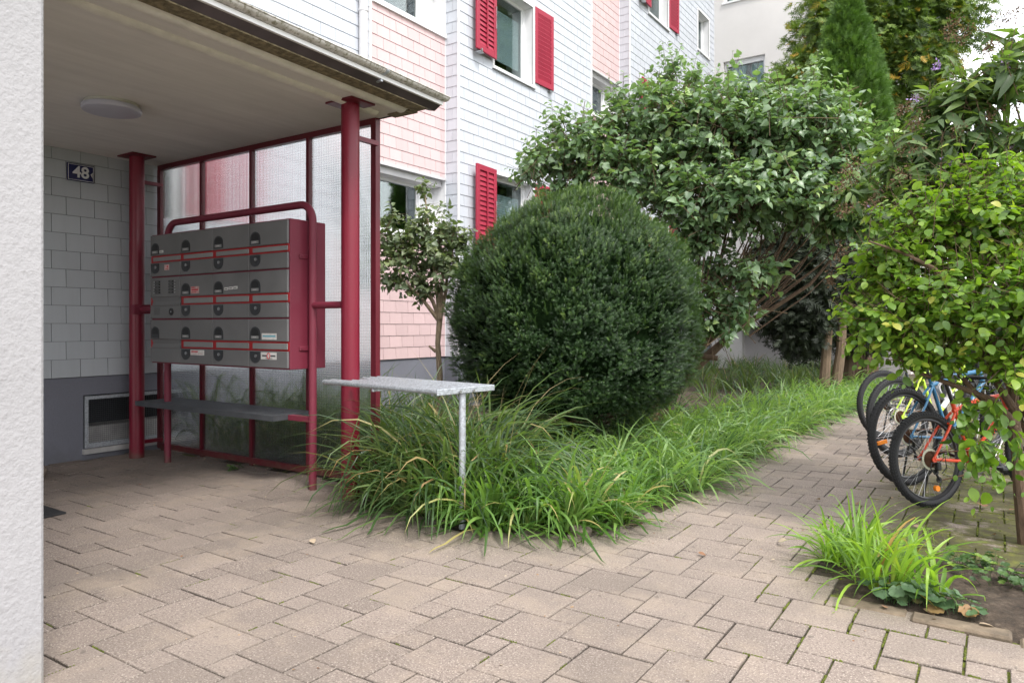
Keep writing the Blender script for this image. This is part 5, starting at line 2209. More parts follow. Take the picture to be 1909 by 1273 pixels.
P0, P1 = twig_foliage('foliage', BB, 1650, 8, OVAL, 0.063, M['light_leaf'], ls, 0.24, 0.35, 0.15, 0.2, 0.12, flatten=0.7, tipbright=0.25, vpow=1.1)
HG = [(V3(at(1830, 845, 4.0)), (0.11, 0.1, 0.12)), (V3(at(1855, 770, 4.05)), (0.08, 0.08, 0.12)), (V3(at(1790, 800, 4.1)), (0.06, 0.06, 0.05)), (V3(at(1900, 840, 4.0)), (0.05, 0.06, 0.1)),
      (V3(at(1810, 750, 4.1)), (0.07, 0.07, 0.05))]
Q0, Q1 = twig_foliage('hanging_shoots', HG, 34, 6, OVAL, 0.075, M['light_leaf'], ls, 0.2, 0.7, -0.6, 0.1, 0.1, vrange=(0.0, 0.7))
m = MB()
stem_paths = [[(1915, 1010), (1900, 900), (1893, 800), (1888, 700), (1878, 600), (1860, 480)],
              [(1893, 800), (1860, 770), (1822, 735), (1790, 700), (1760, 650), (1720, 600)],
              [(1888, 760), (1862, 720), (1835, 650), (1820, 560), (1800, 460)],
              [(1893, 790), (1850, 745), (1770, 715), (1700, 690), (1650, 640)],
              [(1888, 700), (1920, 620), (1950, 520), (1970, 420)],
              [(1860, 640), (1800, 560), (1740, 500), (1680, 470), (1620, 450)],
              [(1912, 1010), (1950, 900), (1980, 760), (2000, 600)]]
for i, path in enumerate(stem_paths):
    pts = [at(x, y, 4.2 + 0.05 * k + 0.03 * math.sin(i + k)) for k, (x, y) in enumerate(path)]
    if path[0][1] > 1000:
        pts[0] = Vector((lb.x, lb.y, -0.02))
    r0 = 0.042 if path[0][1] > 1000 else 0.024
    m.tube(pts, [max(0.005, r0 * (1 - 0.8 * k / (len(pts) - 1))) for k in range(len(pts))], 9)
for s_, e_ in ((P0, P1),):
    idx = RNG.choice(len(s_), 90, replace=False)
    for k in idx:
        a0 = Vector(s_[k])
        anchor = at(random.uniform(1800, 1900), random.uniform(560, 720), 4.3)
        b0 = a0.lerp(anchor, 0.5) + Vector((0, 0, -0.03))
        m.tube([b0, (a0 + b0) / 2, a0], [0.006, 0.005, 0.003], 4)
fit(m.build('stems', M['bark_brown'], ls, smooth=True))
twig_mesh('twigs', P0, P1, M['twig'], ls, 0.003)
twig_mesh('twigs', Q0, Q1, M['twig'], ls, 0.002)
for o in children(ls):
    if not o.name.startswith('stems'):
        fit(o)
tag(ls, 'bright yellow-green round-leaved shrub overhanging the parked bicycles', 'shrub')

# --- butterfly bush above it
D = 5.0
bb = at(1990, 900, 5.3)
bud = empty('butterfly_bush', (bb.x, bb.y, 0))
UB = [(V3(at(1860, 140, 5.0)), (0.3, 0.3, 0.16)), (V3(at(1800, 190, 5.1)), (0.26, 0.3, 0.16)), (V3(at(1830, 260, 5.1)), (0.36, 0.3, 0.18)), (V3(at(1740, 200, 5.2)), (0.18, 0.2, 0.12)),
      (V3(at(1770, 330, 5.1)), (0.42, 0.4, 0.2)), (V3(at(1890, 340, 5.0)), (0.34, 0.4, 0.16)), (V3(at(1660, 300, 5.2)), (0.16, 0.2, 0.1)), (V3(at(1720, 270, 5.2)), (0.3, 0.3, 0.14)),
      (V3(at(1950, 250, 5.0)), (0.22, 0.3, 0.14)), (V3(at(1690, 360, 5.2)), (0.28, 0.3, 0.14)), (V3(at(1600, 345, 5.3)), (0.16, 0.2, 0.07)), (V3(at(1890, 80, 5.0)), (0.16, 0.2, 0.1))]
P0, P1 = twig_foliage('foliage', UB, 300, 9, LANCE, 0.17, M['bud_leaf'], bud, 0.34, 0.25, 0.05, 0.1, 0.15, flatten=0.6, tipbright=0.3)
twig_mesh('twigs', P0, P1, M['twig'], bud, 0.004)
m = MB()
rr = random.Random(4)
for k in range(26):
    c_ = Vector(UB[k % len(UB)][0])
    b0 = Vector((bb.x + rr.uniform(-0.1, 0.1), bb.y + rr.uniform(-0.1, 0.1), 0))
    mid = b0.lerp(c_, 0.55) + Vector((0.1, 0.05, 0.25))
    m.tube([b0, b0.lerp(mid, 0.5) + Vector((0, 0, 0.1)), mid, c_ + Vector((rr.uniform(-0.15, 0.15), rr.uniform(-0.15, 0.15), rr.uniform(-0.05, 0.1)))], [0.022, 0.016, 0.01, 0.004], 6)
fit(m.build('stems', M['bark_brown'], bud))
# flower spikes: hanging brown seed heads with a few purple ones
sp_pts = [(1575, 455, 1560, 490, 0), (1588, 378, 1560, 400, 0), (1600, 305, 1575, 318, 0), (1705, 190, 1672, 210, 0), (1715, 270, 1672, 285, 0), (1722, 215, 1700, 238, 0),
          (1775, 40, 1768, 70, 0), (1800, 50, 1790, 80, 0), (1855, 80, 1840, 95, 0), (1690, 315, 1670, 340, 0), (1740, 330, 1720, 355, 0), (1790, 235, 1782, 262, 0),
          (1850, 200, 1838, 228, 0), (1590, 330, 1560, 355, 0), (1640, 360, 1618, 385, 0), (1900, 170, 1890, 200, 0), (1820, 380, 1805, 410, 0), (1555, 505, 1548, 530, 0),
          (1745, 125, 1750, 118, 1), (1765, 300, 1772, 304, 1), (1893, 268, 1900, 275, 1), (1700, 182, 1712, 186, 1), (1625, 395, 1632, 390, 1), (1870, 120, 1880, 125, 1), (1862, 40, 1905, 20, 0)]
for kind in (0, 1):
    pp, tt, ss_ = [], [], []
    for (xa_, ya_, xb_, yb_, kd) in sp_pts:
        if kd != kind:
            continue
        a0, b0 = at(xa_, ya_, 4.9), at(xb_, yb_, 4.9)
        nfl = 120 if kd == 0 else 40
        for q in range(nfl):
            t = rr.random()
            w = (0.026 if kd == 0 else 0.014) * (1 - 0.6 * t)
            ofs = Vector((rr.gauss(0, w), rr.gauss(0, w), rr.gauss(0, w)))
            pp.append(V3(a0.lerp(b0, t) + ofs))
            tt.append(V3(ofs.normalized()))
            ss_.append(rr.uniform(0.012, 0.02))
    V, F = scatter(SMALL, np.array(pp), np.array(tt), sphere_dirs(len(pp)), np.array(ss_))
    tri_mesh('flower_spikes' if kind == 0 else 'purple_flowers', V, F, np.repeat(RNG.random(len(pp)), len(SMALL[1])), M['spike' if kind == 0 else 'flower'], bud)
for o in children(bud):
    if not o.name.startswith('stems'):
        fit(o)
tag(bud, 'butterfly bush with long leaves and brown seed spikes against the sky', 'shrub')

# --- background greenery behind the bikes
def hedge(name, blobs, n_, size, label):
    c = blobs[0][0]
    h_ = empty(name, (c[0], c[1], 0))
    P0, P1 = twig_foliage('foliage', blobs, n_, 6, SMALL, size, M['hedge'], h_, 0.4, 0.1, 0.3, 0.35, 0.15)
    m = MB()
    rr = random.Random(3)
    for b in blobs:
        for k in range(5):
            p0 = Vector((b[0][0] + rr.uniform(-0.2, 0.2), b[0][1] + rr.uniform(-0.2, 0.2), -0.05))
            m.tube([p0, Vector(b[0]) + Vector((rr.uniform(-.6, .6), rr.uniform(-.5, .5), rr.uniform(0, .6)))], [0.04, 0.012], 5)
    m.build('stems', M['bark_dark'], h_)
    for o in children(h_):
        fit(o)
    tag(h_, label, 'shrub')


hedge('garden_hedge', [((0.6, 21, 0.9), (1.2, 1, 0.9)), ((2.6, 20.4, 0.9), (1.4, 1, 1.0)), ((4.8, 19.6, 0.9), (1.5, 1, 0.9)), ((7.2, 18.6, 0.8), (1.6, 1.2, 0.9)), ((9.8, 17.5, 0.9), (1.6, 1.2, 1.0))], 2600, 0.13,
      'low loose hedge closing the path far behind the bicycles')
hedge('backdrop_shrub', [((-0.7, 17.4, 0.9), (0.7, 0.7, 0.9)), ((0.0, 16.6, 0.6), (0.55, 0.5, 0.6))], 650, 0.12, 'dim green shrub behind the parked bicycles beside the reddish trunks')

# ================================================================== GRASSES
def clumps(poly_fn, n_, seed):
    rr = random.Random(seed)
    out = []
    while len(out) < n_:
        p = poly_fn(rr)
        if p is not None:
            out.append((p[0], p[1], 0.01))
    return out


def not_in(x, y):
    # keep clear of the yew trunk and outside paving
    return in_poly(x, y, BED)


def edge_x(y):
    """x of the bed edge along the path"""
    pts = [(4.4, -1.98), (5.9, -2.0), (8.1, -2.08), (11.4, -1.85), (15.5, -1.5), (21, -1.2)]
    for (y0, x0), (y1, x1) in zip(pts, pts[1:]):
        if y <= y1:
            t = (y - y0) / (y1 - y0)
            return x0 + (x1 - x0) * t
    return -1.2


# tall drooping sedge round the rack
tall = clumps(lambda r: (lambda x, y: (x, y) if (x > -3.85 or y > 4.42) and x < -0.69 * y else None)(r.uniform(-4.0, -2.9), r.uniform(3.84, 4.8)), 34, 1)
o = blades('tall_sedge', tall, 34, 1.05, 0.023, M['grass_tall'], None, out=0.42, droop=2.2, spread=0.09, vpow=1.0)
tag(o, 'tall dark drooping sedge with straw tips around the metal rack', 'grass', kind='stuff')
tall2 = [(-3.62, 3.76, 0.01), (-3.38, 3.74, 0.01), (-3.15, 3.74, 0.01)]
o = blades('draping_sedge', tall2, 34, 0.8, 0.024, M['grass_tall'], None, out=0.6, droop=2.0, spread=0.08, az0=R(-100), azs=1.0)
tag(o, 'long dark sedge blades draping over the paving in front of the column', 'grass', kind='stuff')
# flowering stalks and dry blades above the rack
o = blades('dry_grass_stalks', tall, 2, 1.2, 0.0035, M['stalk'], None, out=0.3, droop=1.3, spread=0.1)
tag(o, 'thin straw-coloured grass stalks rising out of the tall sedge', 'grass', kind='stuff')
# sedge behind the screen
back = clumps(lambda r: (r.uniform(-6.6, -4.3), r.uniform(4.42, 4.9)), 24, 2)
o = blades('screened_sedge', back, 40, 1.0, 0.022, M['grass_tall'], None, out=0.5, droop=1.4, spread=0.1)
for v in o.data.vertices:      # blades lean against the back of the glass, never through it
    if v.co.y < 4.252:
        v.co.y = 4.252 + 0.02 * abs(math.sin(v.index))
tag(o, 'dark sedge growing behind the ribbed glass screen', 'grass', kind='stuff')
# bright sedge at the corner
rr = random.Random(3)
front = [(-2.95, 3.74), (-2.68, 3.74), (-2.75, 3.86), (-2.5, 3.95), (-2.28, 4.1), (-2.6, 4.2), (-2.95, 3.98), (-2.05, 4.3), (-2.4, 4.45), (-2.2, 4.12), (-2.8, 4.45), (-2.15, 4.7), (-2.45, 4.8), (-3.15, 3.93), (-2.2, 5.0), (-2.5, 5.15),
         (-3.4, 3.98), (-2.28, 3.98), (-3.65, 4.0)]
front = [(x, y, 0.01) for x, y in front]
o = blades('bright_sedge', [q for q in front if q[1] < 4.25], 66, 0.64, 0.0245, M['grass_front'], None, out=0.66, droop=1.75, spread=0.08)
tag(o, 'bright green arching sedge tufts at the rounded corner of the bed', 'grass', kind='stuff')
o = blades('low_sedge', [q for q in front if q[1] >= 4.25], 60, 0.42, 0.022, M['grass_front'], None, out=0.75, droop=1.8, spread=0.08)
tag(o, 'shorter bright sedge between the corner tufts and the yew ball', 'grass', kind='stuff')
# strip along the path
strip = []
y = 5.2
while y < 15.5:
    ex = edge_x(y)
    for k in range(5 if y < 9 else 4):
        xx = ex - 0.07 - k * 0.3 + rr.uniform(-0.1, 0.1)
        if (Vector((xx, y)) - Vector((yc.x, yc.y))).length > 0.55:
            strip.append((xx, y + rr.uniform(-0.1, 0.1), 0.01))
    y += 0.33
o = blades('path_sedge', strip, 40, 0.56, 0.023, M['grass_strip'], None, out=0.6, az0=R(-25), azs=1.3, droop=1.9, spread=0.06, seg=7)
tag(o, 'pale green sedge spilling over the path beyond the yew ball', 'grass', kind='stuff')
rear = clumps(lambda r: (lambda x, y: (x, y) if (Vector((x, y)) - Vector((yc.x, yc.y))).length > 0.9 and in_poly(x, y, BED) else None)(r.uniform(-6.8, -2.6), r.uniform(5.4, 20.8)), 130, 5)
o = blades('shaded_sedge', rear, 30, 0.62, 0.02, M['grass_tall'], None, out=0.6, droop=1.2, spread=0.16, seg=5)
tag(o, 'shaded sedge filling the bed in front of the house wall', 'grass', kind='stuff')


# daylily clumps at the right
def daylily(x, y, n_, L, label):
    o = blades('daylily_clump', [(0, 0, 0.02), (0.07, 0.03, 0.02), (-0.06, 0.04, 0.02)], n_, L, 0.019, M['daylily'], None, out=0.62, droop=1.35, spread=0.05, seg=8, ground=-0.005)
    o.location = (x, y, 0)
    tag(o, label, 'grass clump', 'light green tufts on the small bed')


daylily(-0.50, 3.92, 26, 0.46, 'lime green daylily tuft with wide blades nearest the kerb')
daylily(-0.70, 4.20, 30, 0.36, 'finer light green tuft spilling on the path behind the daylily')
daylily(-0.62, 4.50, 14, 0.40, 'rearmost light green tuft close to the orange bicycle wheel')
daylily(-0.30, 3.93, 10, 0.46, 'sparse yellow-green tuft leaning right over the bare soil')


# lobed garden leaves
def lobed_template(n=18, amp=0.12):
    V = [(0, 0, -0.12)]
    T = []
    for k in range(n):
        t = 2 * PI * k / n
        r_ = 0.5 * (1 + amp * math.cos(7 * t + 0.3)) * (0.75 + 0.25 * math.cos(t / 2) ** 2)
        V.append((r_ * math.cos(t) + 0.2, r_ * math.sin(t), 0.05 * math.cos(5 * t)))
    for k in range(n):
        T.append((0, 1 + k, 1 + (k + 1) % n))
    return np.array(V), np.array(T)


LOBED = lobed_template()


def leaf_patch(name, pts, rad_, n_, size, mat, label, zr=(0.03, 0.11), cat='plant'):
    c = Vector(pts[0])
    k = RNG.integers(0, len(pts), n_)
    base_ = np.array(pts)[k]
    d_ = RNG.normal(0, 1, (n_, 2)) * rad_ * 0.5
    P = np.stack([base_[:, 0] + d_[:, 0], base_[:, 1] + d_[:, 1], RNG.uniform(zr[0], zr[1], n_)], 1)
    T = norm(np.stack([d_[:, 0] + RNG.normal(0, 0.02, n_), d_[:, 1] + RNG.normal(0, 0.02, n_), -0.015 * np.ones(n_)], 1))
    N = norm(np.stack([RNG.normal(0, 0.25, n_), RNG.normal(-0.1, 0.25, n_), np.ones(n_)], 1))
    S = size * RNG.uniform(0.6, 1.2, n_)
    V, F = scatter(LOBED, P, T, N, S)
    V2, F2 = sticks(np.stack([P[:, 0] * 0.6 + base_[:, 0] * 0.4, P[:, 1] * 0.6 + base_[:, 1] * 0.4, np.full(n_, 0.0)], 1), P, np.full(n_, 0.0015), np.full(n_, 0.0012))
    v = RNG.random(n_)
    VV, FF = merge([(V, F), (V2, F2)])
    vv = np.concatenate([np.repeat(v, len(LOBED[1])), np.full(len(F2), 0.6)])
    o = tri_mesh(name, VV, FF, vv, mat)
    tag(o, label, cat)
    return o


leaf_patch('mantle_plant', [(-0.33, 3.82), (-0.24, 3.81), (-0.15, 3.80), (-0.42, 3.80)], 0.07, 60, 0.075, M['mantle'], 'low plant with rounded lobed blue-green leaves behind the kerb stones')
o = leaf_patch('creeping_cover', [(-0.35, 4.5), (-0.15, 4.45), (0.0, 4.35), (0.15, 4.3), (0.25, 4.15), (-0.05, 4.55), (0.3, 4.45), (0.5, 4.3), (0.6, 4.1), (0.9, 4.3)], 0.14, 210, 0.05, M['ivy'],
               'creeping dark leaves on the soil below the bright shrub', (0.04, 0.1), 'ground cover')
o['kind'] = 'stuff'

# moss tufts in the open joints and over the pavers at the right
mossmat = plain('moss', (0.1, 0.12, 0.014), 1.0, var=0.6, scale=40, bump=1.0)
m = MB()
rr = random.Random(12)


def tuft(x, y, r_):
    k = 7
    vs = [(x, y, r_ * 0.42)]
    for j in range(k):
        t = 2 * PI * j / k
        q = r_ * rr.uniform(0.7, 1.15)
        vs.append((x + q * 0.5 * math.cos(t), y + q * 0.5 * math.sin(t), r_ * 0.3))
    for j in range(k):
        t = 2 * PI * j / k
        q = r_ * rr.uniform(0.8, 1.3)
        vs.append((x + q * math.cos(t), y + q * math.sin(t), -0.006))
    fs = [(0, 1 + j, 1 + (j + 1) % k) for j in range(k)] + [(1 + j, 1 + k + j, 1 + k + (j + 1) % k, 1 + (j + 1) % k) for j in range(k)]
    m.add(vs, fs)


for i in range(-75, 76):
    for j in range(-75, 76):
        x = ox + i * a_ - j * b_
        y = oy + i * b_ + j * a_
        if not (-6.5 < x < 1.5 and 1.0 < y < 8.5) or in_poly(x, y, BED) or in_poly(x, y, SIDE):
            continue
        w = 0.2 if x < -1.0 else 0.65
        if x < -4:
            w = 0.05
        if y > 5.5 and x < -1.0:
            w = 0.03
        for (ax_, ay_, bx_, by_) in ((x, y, x + a_, y), (x, y, x, y + a_), (x, y - b_, x, y), (x, y - b_, x + b_, y - b_)):
            if rr.random() < w:
                t0 = rr.uniform(0, 0.5)
                t1 = t0 + rr.uniform(0.15, 0.5)
                nq = int((t1 - t0) * 24)
                for q in range(nq):
                    t = t0 + (t1 - t0) * q / nq
                    tuft(ax_ + (bx_ - ax_) * t + rr.gauss(0, 0.001), ay_ + (by_ - ay_) * t + rr.gauss(0, 0.001), rr.uniform(0.003, 0.006) * (1.0 if x < -1.0 else 1.5))
for k in range(2600):
    x, y = rr.uniform(-0.7, 2.0), rr.uniform(4.6, 8.0)
    if math.sin(x * 5.1 + 1) * math.cos(y * 4.3) + rr.gauss(0, 0.3) > 0.25 and not in_poly(x, y, SIDE):
        tuft(x, y, rr.uniform(0.004, 0.013))
o = m.build('joint_moss', mossmat)
tag(o, 'green moss lines growing in the joints between the pavers', 'moss', kind='stuff')

# fallen leaves
pts = [(at(1790, 958, 1).x, 0)]
m_P = []
def gpx(px, py):
    d_ = 1347 * H / (py - 606)
    q = at(px, py, d_)
    return (q.x, q.y, 0.008)


spots_l = [(1835, 952), (1880, 958), (1700, 935), (1660, 930), (1665, 945), (820, 975), (1190, 985), (1100, 985), (1640, 935), (1330, 950), (1450, 1015), (1445, 1048), (1650, 1140), (1718, 1142), (580, 1010),
           (1735, 1160), (1240, 925), (455, 865), (470, 870), (365, 858), (1880, 1120), (1870, 1145), (1300, 1035), (1395, 925), (1850, 1000), (1700, 985), (1760, 1010), (1600, 940), (1822, 1170), (1520, 935)]
P = np.array([gpx(*q) for q in spots_l])
nl = len(P)
T = norm(np.stack([RNG.normal(0, 1, nl), RNG.normal(0, 1, nl), RNG.normal(0, 0.1, nl)], 1))
N = norm(np.stack([RNG.normal(0, 0.25, nl), RNG.normal(0, 0.25, nl), np.ones(nl)], 1))
S = RNG.uniform(0.02, 0.06, nl)
S[:2] = 0.1
S[5:8] = 0.09
P[:, 2] += 0.004 + S * 0.15
V, F = scatter(OVAL, P, T, N, S)
o = tri_mesh('fallen_leaves', V, F, np.repeat(RNG.random(nl), len(OVAL[1])), M['dead_leaf'])
tag(o, 'dry fallen leaves scattered on the pavers and soil', 'leaves', kind='stuff')


# crumbs, seeds and bits of straw blown about
nb = 900
xs_ = np.concatenate([RNG.uniform(-6.8, 2.0, 500), np.array([edge_x(y_) for y_ in np.linspace(4, 12, 250)]) + RNG.normal(0.1, 0.12, 250), RNG.uniform(-7.0, -4.2, 150)])
ys_ = np.concatenate([RNG.uniform(1.2, 9.0, 500), np.linspace(4, 12, 250) + RNG.normal(0, 0.1, 250), RNG.normal(4.15, 0.05, 150)])
P = np.stack([xs_, ys_, RNG.uniform(0.001, 0.004, nb)], 1)
T = norm(np.stack([RNG.normal(0, 1, nb), RNG.normal(0, 1, nb), RNG.normal(0, 0.08, nb)], 1))
N = norm(np.stack([RNG.normal(0, 0.3, nb), RNG.normal(0, 0.3, nb), np.ones(nb)], 1))
V, F = scatter(SMALL, P, T, N, RNG.uniform(0.005, 0.022, nb) ** 1.0)
o = tri_mesh('path_litter', V, F, np.repeat(RNG.random(nb), len(SMALL[1])), M['dead_leaf'])
tag(o, 'small dry crumbs and leaf bits lying on the pavers', 'litter', kind='stuff')
# weed by the foot of the screen
leaf_patch('weed', [gpx(432, 876)[:2], gpx(440, 874)[:2]], 0.05, 16, 0.035, M['ivy'], 'small green weed growing at the foot of the glass screen', (0.01, 0.05))

# ================================================================== BICYCLES
def cmat(name, c, rough=0.3):
    return plain(name, c, rough, 0.0, 0.05)


B_orange = cmat('orange_red_frame', (0.72, 0.075, 0.025))
B_black = cmat('black_frame', (0.015, 0.015, 0.017))
B_blue = cmat('blue_frame', (0.04, 0.16, 0.30))
B_lime = cmat('lime_frame', (0.5, 0.72, 0.06))
B_white = cmat('white_frame', (0.7, 0.72, 0.7))
B_dark = cmat('anthracite_frame', (0.05, 0.055, 0.06))
M['amber'] = cmat('amber_reflector', (0.85, 0.25, 0.02), 0.25)
M['cassette'] = plain('rusty_sprockets', (0.12, 0.06, 0.035), 0.5, 0.7, 0.4, 30)
M['protector'] = plain('clear_plastic_disc', (0.5, 0.5, 0.38), 0.35)
M['rim'] = plain('dark_rim', (0.03, 0.03, 0.033), 0.35, 0.3)


def wheel(root, cx_, Rw, rear, tyre_w=0.027, spokes=32, disc=False, amber=None):
    """wheel in the xz plane centred at (cx_,0,Rw)"""
    rt = Rw - tyre_w
    wm = Matrix.Translation((cx_, 0, Rw))
    r_ = MB(wm)
    nseg = 72
    # rim: hollow profile
    rim_prof = [(-0.012, rt - 0.012), (-0.013, rt - 0.034), (0.0, rt - 0.042), (0.013, rt - 0.034), (0.012, rt - 0.012)]
    vs, fs = [], []
    for k in range(nseg):
        t = 2 * PI * k / nseg
        for (yy, rr_) in rim_prof:
            vs.append((rr_ * math.cos(t), yy, rr_ * math.sin(t)))
    npf = len(rim_prof)
    for k in range(nseg):
        k2 = (k + 1) % nseg
        for j in range(npf - 1):
            fs.append((k * npf + j, k * npf + j + 1, k2 * npf + j + 1, k2 * npf + j))
    r_.add(vs, fs)
    wh = r_.build('wheel', M['rim'], root, smooth=True)
    t_ = MB(wm)
    prof = [(rt + tyre_w * 0.98 * math.sin(a), tyre_w * math.cos(a)) for a in np.linspace(-0.9, PI + 0.9, 13)]
    vs, fs = [], []
    for k in range(nseg):
        t = 2 * PI * k / nseg
        for (rr_, yy) in prof:
            vs.append((rr_ * math.cos(t), yy, rr_ * math.sin(t)))
    npf = len(prof)
    for k in range(nseg):
        k2 = (k + 1) % nseg
        for j in range(npf - 1):
            fs.append((k * npf + j, k2 * npf + j, k2 * npf + j + 1, k * npf + j + 1))
    t_.add(vs, fs)
    t_.build('tyre', M['rubber'], wh, smooth=True, fix=True)
    kn = MB(wm)
    nk = 88
    for k in range(nk):
        t = 2 * PI * k / nk
        c, s_ = math.cos(t), math.sin(t)
        for (ang, w_) in ((PI / 2 - 0.28 + 0.0, 0.006), (PI / 2 + 0.28, 0.006), (0.42, 0.007), (PI - 0.42, 0.007)):
            if (k % 2 == 0) and ang in (PI / 2 - 0.28,):
                continue
            rr_ = rt + tyre_w * math.sin(ang)
            yy = tyre_w * math.cos(ang)
            cen = Vector((rr_ * c, yy, rr_ * s_))
            nrm_ = Vector((math.sin(ang) * c, math.cos(ang), math.sin(ang) * s_))
            tan_ = Vector((-s_, 0, c))
            bi = nrm_.cross(tan_)
            h_ = 0.0042
            vs = []
            for dz_ in (-0.001, h_):
                for (su, sv_) in ((-1, -1), (1, -1), (1, 1), (-1, 1)):
                    vs.append(cen + nrm_ * dz_ + tan_ * su * 0.0055 * (rt / 0.33) + bi * sv_ * w_)
            kn.add(vs, [(4, 5, 6, 7), (0, 1, 5, 4), (1, 2, 6, 5), (2, 3, 7, 6), (3, 0, 4, 7)])
    kn.build('tyre_knobs', M['rubber'], wh)
    sp_ = MB(wm)
    for k in range(spokes):
        t = 2 * PI * k / spokes
        side = 0.024 if k % 2 else -0.024
        lead = 0.55 if (k // 2) % 2 else -0.55
        a0 = Vector((0.022 * math.cos(t + lead * 2), side, 0.022 * math.sin(t + lead * 2)))
        a1 = Vector(((rt - 0.038) * math.cos(t), 0, (rt - 0.038) * math.sin(t)))
        sp_.tube([a0, a1], 0.0016, 4, cap=False)
    sp_.build('spokes', M['steel'], wh)
    hb = MB(wm)
    hb.tube([(0, -0.05, 0), (0, -0.03, 0), (0, -0.028, 0), (0, -0.022, 0), (0, 0.022, 0), (0, 0.028, 0), (0, 0.03, 0), (0, 0.05, 0)], [0.009, 0.009, 0.027, 0.016, 0.016, 0.027, 0.009, 0.009], 18)
    hb.build('hub', M['black'], wh, smooth=True)
    if rear:
        cs = MB(wm)
        for k in range(7):
            rr_ = 0.062 - 0.0062 * k
            yy = -0.030 - 0.0038 * k
            out = []
            nt_ = 26
            for q in range(nt_ * 2):
                t = PI * q / nt_
                ra = rr_ if q % 2 else rr_ - 0.004
                out.append((ra * math.cos(t), ra * math.sin(t)))
            cs.prism(out, yy, yy - 0.0018, 'y')
        cs.build('cassette', M['cassette'], wh, fix=True)
        pr = MB(wm)
        pr.tube([(0, -0.0265, 0), (0, -0.0285, 0)], [0.076, 0.076], 40)
        pr.build('spoke_guard', M['protector'], wh)
    if disc:
        dk = MB(wm)
        out = [(0.08 * math.cos(t), 0.08 * math.sin(t)) for t in np.linspace(0, 2 * PI, 40, endpoint=False)]
        dk.tube([(x_, -0.036 if not rear else 0.036, z_) for x_, z_ in out], 0.006, 4, closed=True)
        for k in range(5):
            t = 2 * PI * k / 5
            dk.tube([(0.02 * math.cos(t + 0.6), 0.036 if rear else -0.036, 0.02 * math.sin(t + 0.6)), (0.078 * math.cos(t), 0.036 if rear else -0.036, 0.078 * math.sin(t))], 0.004, 4)
        dk.build('brake_disc', M['steel'], wh)
    if amber is not None:
        rf = MB(wm)
        c, s_ = math.cos(amber), math.sin(amber)
        rr_ = rt * 0.72
        mm_ = Matrix.Rotation(-amber, 4, 'Y')
        rf.m = wm @ mm_
        if rear and Rw < 0.36:
            rf.tube([(rr_, -0.011, 0), (rr_, 0.011, 0)], [0.021, 0.021], 16)
        else:
            rf.bbox(rr_ - 0.055, rr_ + 0.055, -0.008, 0.008, -0.016, 0.016, 0.004)
        rf.build('reflector', M['amber'], wh, smooth=True)
    return wh


